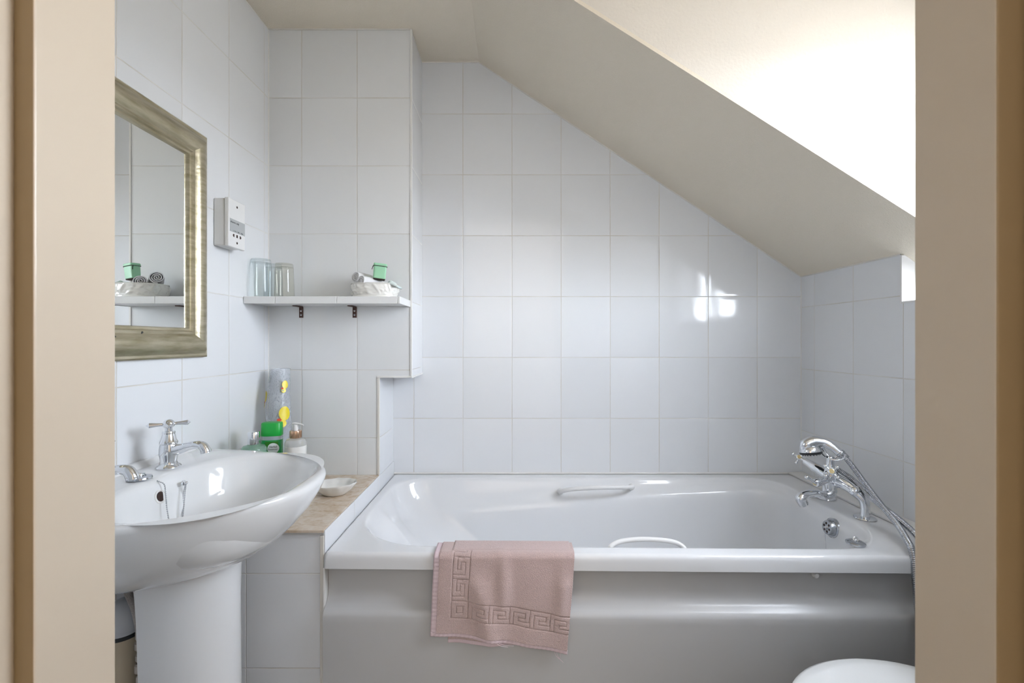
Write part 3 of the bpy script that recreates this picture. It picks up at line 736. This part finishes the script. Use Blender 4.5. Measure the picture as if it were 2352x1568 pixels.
# flat white cloth edge at the right
b = MB(); b.grid(lambda u, v: (-.437+.045*u, 1.545+.075*v, ZS+.043+.022*math.sin(PI*min(1, u*1.1))*(.75+.35*noise.noise(Vector((u*4, v*5, 1))))*math.sin(PI*(.15+.7*v))), 20, 20)
o = b.build('folded_flannel', M['paleflannel']); o.modifiers.new('s', 'SOLIDIFY').thickness = .006
tag(o, 'pale crumpled flannel tucked at the right end of the relief dish', 'flannel')
def sring(cx, cy, z, a, c, p=4, n=40):
    out = []
    for i in range(n):
        t = 2*PI*i/n; out.append(Vector((cx+a*abs(math.cos(t))**(2/p)*math.copysign(1, math.cos(t)), cy+c*abs(math.sin(t))**(2/p)*math.copysign(1, math.sin(t)), z)))
    return out
tp = Vector((P(871, 0, 1.572).x, 1.572, ZS+.070))
T = thing('mint_tin', 'small mint green tin with black wire loop on top of the rolled flannels', 'tin', tp)
RM = Matrix.Translation(tp) @ Matrix.Rotation(math.radians(5), 4, 'Y') @ Matrix.Rotation(math.radians(19), 4, 'Z') @ Matrix.Scale(.87, 4)
b = MB(); b.loft([sring(0, 0, z, a, a*.72, 7) for z, a in ((-.003, .022), (-.002, .0235), (.044, .0245), (.045, .0245))]); b.xf(RM); b.build('tin_body', M['green'], T)
b = MB(); b.loft([sring(0, 0, z, a, a*.74, 7) for z, a in ((.0465, .0250), (.0475, .0258), (.054, .0258), (.0565, .0245), (.057, .022))]); b.xf(RM); b.build('lid', M['green'], T)
b = MB(); b.tube([p for p in sring(0, 0, .0458, .0262, .0192, 7)]+[sring(0, 0, .0458, .0262, .0192, 7)[0]], .0011, 8)
b.tube(crv([(-.0262, -.012, .0458), (-.029, -.016, .038), (-.0305, -.018, .029)], 5), .0013, 8); b.xf(RM); b.build('wire_loop', M['wire'], T)
b = MB(); b.loft([sring(0, 0, z, a, a*.72, 7) for z, a in ((-.0075, .020), (-.0065, .0225), (-.0035, .0225))]); b.xf(RM); b.build('tin_base', M['hole'], T)

# ------------------------------------------------------------------ things on the marble ledge
# rolled bath mat
A0, A1 = Vector((-.806, 1.560, ZL+.001)), Vector((-.822, 1.612, 1.004))
def matpt(phi, h, extra=0):
    c = A0.lerp(A1, h); r = (.054*(1-h)+.036*h)+extra
    return Vector((max(XL+.002, c.x+r*math.sin(phi)), min(YX-.002, c.y-r*math.cos(phi)), c.z))
T = thing('bath_mat', 'rolled clear vinyl bath mat with yellow duck prints in the corner', 'bath mat', A0)
turns = 2.6; n = 150
b = MB(); b.grid(lambda u, v: matpt(u*turns*2*PI+1.0, v, -.020*(1-u)+.0015*math.sin(v*9+u*20)), n, 30)
b.build('vinyl_sheet', M['vinyl'], T, ang=180)
def blob(b, cx, cy, rx, ry, ext, lift, n=20):
    """blob printed on the roll: centre in metres (arc, height)"""
    vs = [matpt((cx)/.048, cy, lift)]
    for i in range(n):
        a = 2*PI*i/n; vs.append(matpt((cx+rx*math.cos(a)*(1+ext*math.cos(2*a+1)))/.048, cy+ry*math.sin(a)/.39, lift))
    b.add(vs, [(0, i+1, (i+1) % n+1) for i in range(n)])
def duck(phi, h, s=1, flip=1):
    y_ = MB(); c = phi*.048
    blob(y_, c+.004*s*flip, h+.030*s/.39*.39/.39*.5, .019*s, .024*s, .06, .0030); blob(y_, c-.004*s*flip, h-.045*s, .014*s, .013*s, .02, .0031)
    d_ = y_.build('duck_print', M['duck'], T, smooth=True, ang=180, fixn=False)
    k = MB(); blob(k, c-.014*s*flip, h-.012*s, .007*s, .005*s, .1, .0036); k.build('beak_print', M['beak'], d_, fixn=False)
    k = MB(); blob(k, c-.011*s*flip, h-.046*s, .0042*s, .0042*s, 0, .0036); k.build('eye_white', M['white_label'], d_, fixn=False)
    k = MB(); blob(k, c-.0105*s*flip, h-.044*s, .0022*s, .0024*s, 0, .0040); k.build('eye_pupil', M['ink'], d_, fixn=False)
duck(.80, .575, 1.0); duck(.85, .84, .6); duck(-1.2, .72, .85, -1); duck(-.95, .42, .7); duck(.2, .18, .8)
# shampoo
c = P(625, 0, 1.425); o = Vector((c.x, 1.425, ZL+.0005))
T = thing('shampoo_bottle', 'green shampoo bottle with bright green flip cap and round white label', 'bottle', o)
RM = Matrix.Translation(o) @ Matrix.Rotation(math.radians(8), 4, 'Z')
b = MB(); b.loft([sring(0, 0, z, a, a*.62, 2.8) for z, a in ((0, .026), (.004, .030), (.09, .032), (.17, .0315), (.182, .031))]); b.xf(RM); b.build('bottle_body', M['shamp_liq'], T)
b = MB(); b.loft([sring(0, 0, z, a, a*.62, 2.8) for z, a in ((.1822, .031), (.186, .0305), (.194, .030))]); b.xf(RM); b.build('bottle_neck', M['shamp_clear'], T)
b = MB(); b.loft([sring(0, 0, z, a, a*.64, 3) for z, a in ((.1942, .0305), (.196, .0312), (.210, .0308), (.2115, .0305), (.232, .0300), (.2345, .028))]); b.xf(RM); b.build('flip_cap', M['shamp_cap'], T)
def curved(b, x0, x1_, z0_, z1_, lift, a=.0318):
    def f(u, v):
        x = x0+(x1_-x0)*u; y = -a*.62*(1-min(1, abs(x/a))**2.8)**(1/2.8)-lift; return (x, y, z0_+(z1_-z0_)*v)
    b.grid(f, 16, 2)
b = MB(); curved(b, -.014, .024, .03, .178, .0006); b.xf(RM); lbl = b.build('bottle_label', M['shamp_label'], T)
def bsurf(x, lift): return -.0318*.62*(1-min(1, abs(x/.0318))**2.8)**(1/2.8)-lift
b = MB(); rings_ = []
for k in range(7):
    rr = .0165*max(k, .02)/6
    rings_.append([Vector((.010+rr*math.cos(2*PI*i/36), bsurf(.010+rr*math.cos(2*PI*i/36), .0013), .157+rr*math.sin(2*PI*i/36))) for i in range(36)])
b.loft(rings_, True, False); b.xf(RM); b.build('label_disc', M['white_label'], lbl)
for word, size, wx, wz in (('Herbal', .0080, -.0005, .1595), ('Essences', .0074, -.0040, .152)):
    o_ = text(word, size, Matrix.Translation((wx, 0, wz)) @ Matrix.Rotation(PI/2, 4, 'X'), M['ink'], 'lettering', lbl)
    for v in o_.data.vertices: v.co.y = bsurf(v.co.x, .0017+(.0001 if v.co.y < 0 else 0))
    o_.data.transform(RM)
# bottle with a chrome cap
c = P(583, 0, 1.375); o = Vector((c.x, 1.375, ZL+.0005))
T = thing('wash_bottle', 'squat clear green bottle with a chrome cap behind the basin', 'bottle', o)
b = MB(); b.lathe([(0, 0), (.031, 0), (.034, .004), (.035, .15), (.0345, .158)], o, n=40); b.build('bottle_body', M['mouthwash'], T)
b = MB(); b.lathe([(.0345, .1585), (.034, .166), (.029, .173), (.018, .176), (.016, .178), (0, .178)], o, n=40, cap=False); b.build('bottle_shoulder', M['mouthglass'], T)
b = MB(); b.lathe([(.0, .1785), (.0165, .1785), (.0170, .182), (.0165, .2135), (.0155, .2155), (.0, .2155)], o, n=40); b.build('chrome_cap', M['chrome'], T, ang=30)
# lotion pump
c = P(679, 0, 1.415); o = Vector((c.x, 1.415, ZL+.0005))
T = thing('lotion_bottle', 'clear round lotion bottle with copper collar and white pump', 'bottle', o)
b = MB(); b.lathe([(0, 0), (.028, 0), (.031, .004), (.0315, .165)], o, n=40); lt = b.build('bottle_body', M['lotion'], T)
b = MB(); b.lathe([(.0315, .1655), (.031, .176), (.027, .184), (.014, .188), (0, .188)], o, n=40, cap=False); b.build('bottle_shoulder', M['lotion_top'], T)
b = MB(); b.lathe([(0, .1885), (.0160, .1885), (.0165, .19), (.0165, .210), (.0160, .211), (.0, .211)], o, n=40)
for i in range(24):
    a = 2*PI*i/24; b.box(o.x+.0165*math.cos(a)-.0005, o.x+.0165*math.cos(a)+.0005, o.y+.0165*math.sin(a)-.0005, o.y+.0165*math.sin(a)+.0005, o.z+.190, o.z+.210)
b.build('collar', M['copper'], T)
b = MB(); b.lathe([(.0, .211), (.007, .211), (.0075, .222), (.006, .229), (.0, .230)], o, n=20)
b.tube(crv([o+Vector((-.010, .001, .232)), o+Vector((0, 0, .233)), o+Vector((.016, -.003, .231)), o+Vector((.027, -.005, .228))], 5), lerpn([.003, .0036, .003, .0018], 5), 12)
b.build('pump_head', M['plastic'], T)
b = MB(); b.ball(o+Vector((.012, -.0298, .128)), .005, 10, 6, (1.6, .1, .7)); b.ball(o+Vector((.016, -.0285, .127)), .0045, 10, 6, (1, .1, .8)); b.ball(o+Vector((.005, -.0312, .1265)), .003, 10, 6, (1.6, .1, .5))
b.build('printed_motif', M['bracket'], T)
# shell soap dish
o = Vector((P(772, 0, 1.468).x, 1.455, ZL+.0005))
def shell(s, z, flut):
    out = []
    for i in range(120):
        a = 2*PI*i/120; k = s*(1+flut*.03*math.cos(a*11)); lx = .069 if math.cos(a) > 0 else .069
        out.append(o+Vector((lx*k*math.cos(a), .052*k*math.sin(a), z+(.003*flut*math.cos(a) if flut else 0))))
    return out
b = MB(); b.loft([shell(.46, 0, 0), shell(.52, .001, 0), shell(.62, .006, .1), shell(.80, .017, .3), shell(.93, .028, .7), shell(1.0, .034, 1), shell(.995, .036, 1), shell(.96, .035, 1), shell(.88, .026, .7), shell(.74, .014, .4), shell(.5, .007, .1), shell(.2, .006, 0)])
tag(b.build('soap_dish', M['soapdish'], ang=60), 'shallow white fluted oval soap dish on the beige marble ledge', 'soap dish')

# ------------------------------------------------------------------ bath mixer with shower
mb = Vector((1.08, 1.48, R))
T = thing('bath_mixer', 'chrome bath shower mixer with cross handles standing on the tap end of the bath', 'mixer tap', mb)
near_b, far_b = Vector((1.080, 1.392, R+.0005)), Vector((1.083, 1.570, R+.0005))
cb_ = Vector((1.036, 1.478, .660))
for bb, tp_ in ((near_b, Vector((1.063, 1.410, .637))), (far_b, Vector((1.063, 1.549, .637)))):
    b = MB(); b.lathe([(0, 0), (.0285, 0), (.030, .0015), (.028, .004), (.015, .0065)], bb, n=32)
    cv_ = crv([bb, bb+Vector((.001, 0, .030)), bb+Vector((-.002, (tp_.y-bb.y)*.2, .055)), tp_+Vector((.002, 0, -.004)), tp_], 8)
    b.tube(cv_, lerpn([.013, .0125, .0135, .0155, .0155], 8), 24)
    b.lathe([(.0165, -.006), (.0172, -.003), (.0172, .003), (.0165, .006)], tp_, (cb_-tp_), 24)
    b.ball(tp_, .0160, 24, 14)
    b.build('pillar', M['chrome'], T, ang=35)
b = MB()
for tp_ in (Vector((1.063, 1.410, .637)), Vector((1.063, 1.549, .637))):
    b.tube(crv([tp_, tp_.lerp(cb_, .35)+Vector((.0, 0, .003)), tp_.lerp(cb_, .7), cb_], 6), lerpn([.0155, .0185, .020, .021], 6), 24)
b.lathe([(.012, -.045), (.016, -.040), (.0185, -.030), (.0205, -.01), (.021, .01), (.018, .024), (.0145, .034)], cb_, n=28)
b.ball(cb_, .0225, 24, 14)
body = b.build('mixer_body', M['chrome'], T, ang=50)
# valve heads with cross handles
def cross(c_, d_, rot, par, L=.019):
    d_ = d_.normalized(); q_ = Vector((0, 0, 1)).rotation_difference(d_)
    b = MB(); b.lathe([(.006, -.016), (.0055, -.008), (.0085, -.004), (.010, .003), (.009, .007), (.007, .0085)], c_, d_, 20)
    for k in range(4):
        a = rot+k*PI/2; v_ = q_ @ Vector((math.cos(a), math.sin(a), 0))
        b.lathe([(.0036, .006), (.0030, L-.004), (.0030, L-.003)], c_, v_, 10); b.ball(c_+v_*L, .0058, 14, 10)
    h = b.build('cross_handle', M['chrome'], par, ang=40)
    b = MB(); b.lathe([(0, .0085), (.0066, .0085), (.0066, .0094), (.0, .0102)], c_, d_, 18); b.build('index_disc', M['brass_ink'], h)
hf = P(1836, 1050, 1.585); hn = P(1910, 1083, 1.375)
for hc, dd, rot, s0 in ((hf, None, .5, .5), (hn, None, .25, .5)):
    d_ = (hc-cb_).normalized()
    b = MB(); L = (hc-cb_).length
    b.lathe([(.0165, .008), (.0180, L*.30), (.0165, L*.5), (.0130, L*.68), (.0120, L-.024), (.0105, L-.0235), (.0055, L-.022), (.005, L-.004)], cb_, d_, 24)
    vh = b.build('valve_head', M['chrome'], T, ang=35)
    face = Vector((-.50, -.72, .38)).normalized() if hc is hf else (d_+Vector((0, -.1, .1))).normalized()
    cross(hc, face, rot, T, .021)
# diverter knob with lever
dv = P(1874, 1109, 1.46)
b = MB(); dd = (dv-cb_+Vector((0, 0, .006))); 
b.lathe([(.010, .012), (.0095, dd.length-.014), (.012, dd.length-.012), (.0125, dd.length-.002), (.011, dd.length+.002)], cb_+Vector((0, 0, -.006)), dd, 20)
b.tube([dv, P(1864, 1102, 1.455), P(1856, 1097, 1.455)], [.0055, .0038, .0045], 12); b.ball(P(1853, 1096, 1.455), .0065, 14, 10)
dvo = b.build('diverter', M['chrome'], T, ang=40)
b = MB(); b.lathe([(0, 0), (.0075, 0), (.0075, .001)], cb_+Vector((0, 0, -.006))+dd.normalized()*(dd.length+.0021), dd+Vector((0, -.03, 0)), 18); b.build('index_disc', M['brass_ink'], dvo)
# spout
s0 = cb_+Vector((-.002, 0, -.038))
sp_ = crv([cb_+Vector((0, 0, -.03)), cb_+Vector((0, 0, -.050)), cb_+Vector((-.022, -.002, -.060)), P(1875, 1133, 1.47), P(1850, 1136, 1.47), P(1840, 1144, 1.465), P(1843, 1153, 1.465), P(1846, 1158, 1.465)], 7)
b = MB(); b.tube(sp_, lerpn([.016, .0165, .014, .0115, .0135, .0165, .0155, .0150], 7), 24); b.build('spout', M['chrome'], T, ang=60)
# cradle
f0, f1 = P(1884, 1028, 1.50), P(1934, 1046, 1.455)
cm = P(1907, 1060, 1.478)
b = MB(); b.lathe([(.0150, .030), (.0125, .040), (.0110, .055), (.0125, .066), (.010, .069)], Vector((cb_.x, cb_.y, cb_.z)), (cm-cb_), 20)
for s_ in (-1, 1):
    off = Vector((.0, .014*s_, 0))
    b.tube(crv([f0+off*1.1, P(1892, 1040, 1.495)+off, P(1903, 1052, 1.48)+off*.8, P(1918, 1054, 1.468)+off*.8, P(1930, 1050, 1.458)+off, f1+off*1.1+Vector((0, 0, .008))], 7), .0036, 10)
for p_ in (f0, f1+Vector((0, 0, .004))): b.tube([p_+Vector((0, -.016, 0)), p_+Vector((0, 0, -.006)), p_+Vector((0, .016, 0))], .0042, 10)
b.build('cradle', M['chrome'], T, ang=60)
# hand shower
hd = P(1862, 1036, 1.50); hdn = Vector((.12, -.16, -1)).normalized()
S = thing('hand_shower', 'curved chrome hand shower resting on the mixer cradle with ribbed steel hose', 'shower head', hd)
b = MB(); b.tube(crv([P(1846, 1034, 1.50), P(1852, 1022, 1.50), P(1868, 1015, 1.497), P(1892, 1016, 1.485), P(1912, 1026, 1.470), P(1928, 1039, 1.458)], 8), lerpn([.012, .020, .0195, .0155, .0135, .0125], 8), 24)
b.lathe([(.0, -.024), (.018, -.022), (.029, -.013), (.033, -.004), (.033, .001)], hd, hdn, 32)
b.build('shower_handle', M['chrome'], S, ang=60)
b = MB(); b.lathe([(.033, .0012), (.0325, .007), (.030, .009), (.0, .0095)], hd, hdn, 32, False)
q = Vector((0, 0, 1)).rotation_difference(hdn)
for rr, kk in ((.025, 18), (.017, 12), (.009, 7)):
    for i in range(kk):
        a = 2*PI*i/kk; b.lathe([(.0014, .008), (.0010, .0125)], hd+q @ Vector((rr*math.cos(a), rr*math.sin(a), 0)), hdn, 6)
b.build('spray_plate', M['rubber'], S)
e0 = P(1928, 1039, 1.458); e1 = P(1943, 1050, 1.448)
b = MB(); b.lathe([(.0130, 0), (.0138, .002), (.0138, .008), (.0115, .011), (.0100, .020), (.0088, .026)], e0, e1-e0, 22); b.build('swivel_nut', M['dullchrome'], S)
hp = [P(1940, 1049, 1.448), P(1960, 1073, 1.42), P(1990, 1114, 1.37), P(2025, 1160, 1.31), P(2058, 1200, 1.25), P(2082, 1238, 1.19), P(2097, 1275, 1.145), Vector((1.005, 1.128, .46)), Vector((1.01, 1.115, .33)), Vector((1.045, 1.11, .25)), Vector((1.085, 1.115, .33)), Vector((1.10, 1.125, .48)), P(2130, 1262, 1.155), P(2100, 1224, 1.205), P(2062, 1190, 1.262), P(2020, 1158, 1.325), P(1985, 1126, 1.395), P(1955, 1098, 1.44), P(1934, 1084, 1.466), cb_+Vector((.016, .0, .030))]
cv_ = crv(hp, 10)
# resample finely for the ribs
res = [cv_[0]]; step = .0011; carry = 0
for p_, q_ in zip(cv_[:-1], cv_[1:]):
    L = (q_-p_).length; s_ = step-carry
    while s_ <= L: res.append(p_.lerp(q_, s_/L)); s_ += step
    carry = L-(s_-step)
prf = [.0062, .0080, .0082, .0080]
b = MB(); b.tube(res, [prf[i % 4] for i in range(len(res))], 14); b.build('shower_hose', M['dullchrome'], S, ang=80)

# ------------------------------------------------------------------ pink towel over the bath edge
def seg_d(px, py, a, c):
    vx, vy = c[0]-a[0], c[1]-a[1]; L = vx*vx+vy*vy
    t = 0 if L == 0 else max(0, min(1, ((px-a[0])*vx+(py-a[1])*vy)/L)); return math.hypot(px-a[0]-t*vx, py-a[1]-t*vy)
CW, BH = .053, .043
gl = [((.02, .06), (.02, .98)), ((.22, .0), (.22, .74)), ((.22, .74), (.80, .74)), ((.80, .74), (.80, .46)), ((.80, .46), (.52, .46)), ((.98, .26), (.46, .26)), ((.46, .26), (.46, .50)), ((.98, .26), (.98, .60))]
def keyd(s, t):
    """distance in metres from the key grooves; s along, t across the band (metres)"""
    if t < -.004 or t > BH+.004: return 1
    d = min(abs(t), abs(t-BH)); x = (s/CW) % 1.0; y = t/BH
    for a, c in gl:
        d = min(d, seg_d(x*CW, t, (a[0]*CW, a[1]*BH), (c[0]*CW, c[1]*BH)))
    return d
TX0, TW = -.197, .356
def relief(s, l):
    """s from the left edge, l up from the hem"""
    u0, v0 = .050, .038
    d = 1; band = False
    if v0-.004 < l < v0+BH+.004 and s > u0+BH: d = keyd(s-u0-BH, l-v0); band = band or (v0 < l < v0+BH)
    if u0-.004 < s < u0+BH+.004 and l > v0+BH: d = min(d, keyd(l-v0-BH, s-u0)); band = band or (u0 < s < u0+BH)
    if u0-.003 < s < u0+BH+.003 and v0-.003 < l < v0+BH+.003:
        for k in (0, .013):
            a, b2, c, e = u0+k, u0+BH-k, v0+k, v0+BH-k
            if s > a-.004 and s < b2+.004 and l > c-.004 and l < e+.004:
                d = min(d, seg_d(s, l, (a, c), (b2, c)), seg_d(s, l, (b2, c), (b2, e)), seg_d(s, l, (b2, e), (a, e)), seg_d(s, l, (a, e), (a, c)))
        band = band or (u0 < s < u0+BH and v0 < l < v0+BH)
    h = .0012 if band else .0014
    return h-.0030*max(0, 1-d/.0028)**1.2
yf0, yf1 = 1.163, 1.225
def cloth(s, l, Ltot, lay):
    """point on the hanging towel; s across, l along from the front hem over the edge"""
    top = Ltot-.075                              # length of the front fall
    k = s/TW
    skew = -.020*(TX0+s+.484)/1.67
    fall = top-l
    f_ = max(0, fall)/.24
    x = TX0-.009*f_+k*(TW-.012*f_)
    if l < top:
        z = R+.006-.004-(fall)
        y = yf0-.006-.004*lay
        r0 = .012
        if fall < r0*PI/2:
            a = fall/r0; z = R+.006-r0*(1-math.cos(a)); y = yf0-.006+r0-r0*math.sin(a)-.004*lay
        else:
            z = R+.006-r0-(fall-r0*PI/2); y = yf0-.006-.004*lay
        wv = min(1, fall/.08)
        y -= wv*(.012*math.exp(-((k-.50-.10*fall)/.045)**2)*max(0, 1-fall/.22)+.004*math.sin(k*9+fall*6)**2*fall/.2
                 +.014*math.exp(-((k-.93)/.05)**2)*math.sin(min(1, fall/.2)*PI)*.6+.009*math.exp(-((k-.25-.9*fall)/.07)**2)*min(1, fall/.1))
        y += .003*noise.noise(Vector((k*5, fall*14, lay*7)))
        y -= .010*wv*(.5+.5*k)*min(1, fall/.24)
    else:
        q_ = l-top; y = yf0+.006+q_-.004*lay; z = R+.006
        if q_ > .05: z -= (q_-.05)*.9; y -= (q_-.05)*.45
    z += .0035*math.exp(-((k-.47)/.05)**2)*max(0, 1-abs(fall-.01)/.05)
    z -= .002*lay
    return Vector((x, y+skew, z))
def front_hem(k):   # hem height profile: hangs lower to the right
    return .199+.040*k**1.6
PT = thing('hand_towel', 'pink terry bath towel with greek key border hanging over the bath edge', 'towel', (-.03, 1.163, R))
def layer(name, s0, s1, hem, lay, rel, nu, nv, material):
    def f(u, v):
        s = s0+(s1-s0)*u; k = s/TW; Lf = hem(k)+.075; l = v*Lf; lo_ = l
        p_ = cloth(s, l, Lf, lay)
        if rel:
            e = 1e-3; n_ = (cloth(s+e, l, Lf, lay)-p_).cross(cloth(s, l+e, Lf, lay)-p_).normalized()
            if n_.y > 0 and l < Lf-.08: n_ = -n_
            if l >= Lf-.08 and n_.z < 0: n_ = -n_
            p_ = p_+n_*(relief(s, lo_)+.001)
        return p_
    b = MB(); b.grid(f, nu, nv); o = b.build(name, material, PT, ang=180)
    m_ = o.modifiers.new('s', 'SOLIDIFY'); m_.thickness = .0035; m_.offset = 0
    return o
layer('towel_front', .015, TW-.001, front_hem, 1, True, 300, 290, M['pink'])
layer('towel_back_layer', .045, TW-.008, lambda k: .224+.006*k, -.6, False, 60, 60, M['pink'])
# bindings: left edge, front hem, back hem
def strip(fn_, name, nu=80, nv=4, th=.004):
    b = MB(); b.grid(fn_, nu, nv); o = b.build(name, M['pinktape'], PT, ang=180); m_ = o.modifiers.new('s', 'SOLIDIFY'); m_.thickness = th; m_.offset = 0; return o
strip(lambda u, v: cloth(.017*v, u*(front_hem(0)+.075), front_hem(0)+.075, 1)+Vector((0, -.0004*math.sin(u*170), 0)), 'binding', 160)
strip(lambda u, v: cloth(TW*u, -.009+.010*v, front_hem(u)+.075, 1)+Vector((0, -.0004*math.sin(u*200), 0)), 'binding', 160)
strip(lambda u, v: cloth(.045+(TW-.053)*u, -.008+.009*v, .224+.006*u+.075, -.6), 'binding', 120)
for a, dx, L in ((.322, .012, .022), (.327, .018, .030), (.338, -.002, .018), (.17, .03, .012), (.175, .04, .010)):
    p0 = cloth(a, -.007, front_hem(a/TW)+.075, 1)
    b = MB(); b.tube(crv([p0, p0+Vector((dx*.3, -.002, -L*.5)), p0+Vector((dx, .001, -L))], 5), .0005, 5)
    b.build('loose_thread', M['pinktape'], PT)

# ------------------------------------------------------------------ toilet (lid and pan in the near right corner)
T = thing('toilet', 'white toilet with closed lid in the corner beside the bath and door frame', 'toilet', (.85, .80, 0))
TC = .79
def egg(s, z, x0=.505, x1_=.945, hw=.19, dz=0):
    out = []; cx = x0+.235
    for i in range(72):
        a = 2*PI*i/72; c_, s_ = math.cos(a), math.sin(a)
        if c_ < 0: x = cx+c_*(cx-x0)*s; y = hw*s*s_
        else: x = cx+abs(c_)**.75*(x1_-cx)*s; y = hw*s*s_*(1-.12*c_)
        out.append(Vector((x, TC+y, z+dz*(x-x0))))
    return out
b = MB(); b.loft([egg(.96, .402), egg(.99, .404), egg(1.0, .409), egg(1.0, .414), egg(.985, .420), egg(.95, .4235), egg(.85, .4255), egg(.5, .4275), egg(.15, .428)]); b.build('lid', M['seat'], T, ang=70)
b = MB(); b.loft([egg(.95, .383), egg(.985, .386), egg(.985, .397), egg(.96, .401)]); b.build('seat', M['seat'], T, ang=70)
b = MB(); b.loft([egg(.62, 0, .60), egg(.60, .02, .60), egg(.52, .10, .58), egg(.60, .20, .55), egg(.82, .30, .52), egg(.94, .36, .51), egg(.95, .382, .51)]); b.build('pan', M['porcelain'], T, ang=60)
MB().box(.955, XR-.003, TC-.21, TC+.21, .42, .76).build('cistern', M['porcelain'], T, bevel=.02)
MB().box(.950, XR-.001, TC-.218, TC+.218, .762, .79).build('cistern_lid', M['porcelain'], T, bevel=.01)
MB().box(.90, XR-.01, TC-.10, TC+.10, .0, .42).build('pan_back', M['porcelain'], T, bevel=.02)
b = MB(); b.lathe([(0, 0), (.02, 0), (.02, .005), (.015, .008)], (1.07, TC, .790), n=20); b.build('flush_button', M['chrome'], T)
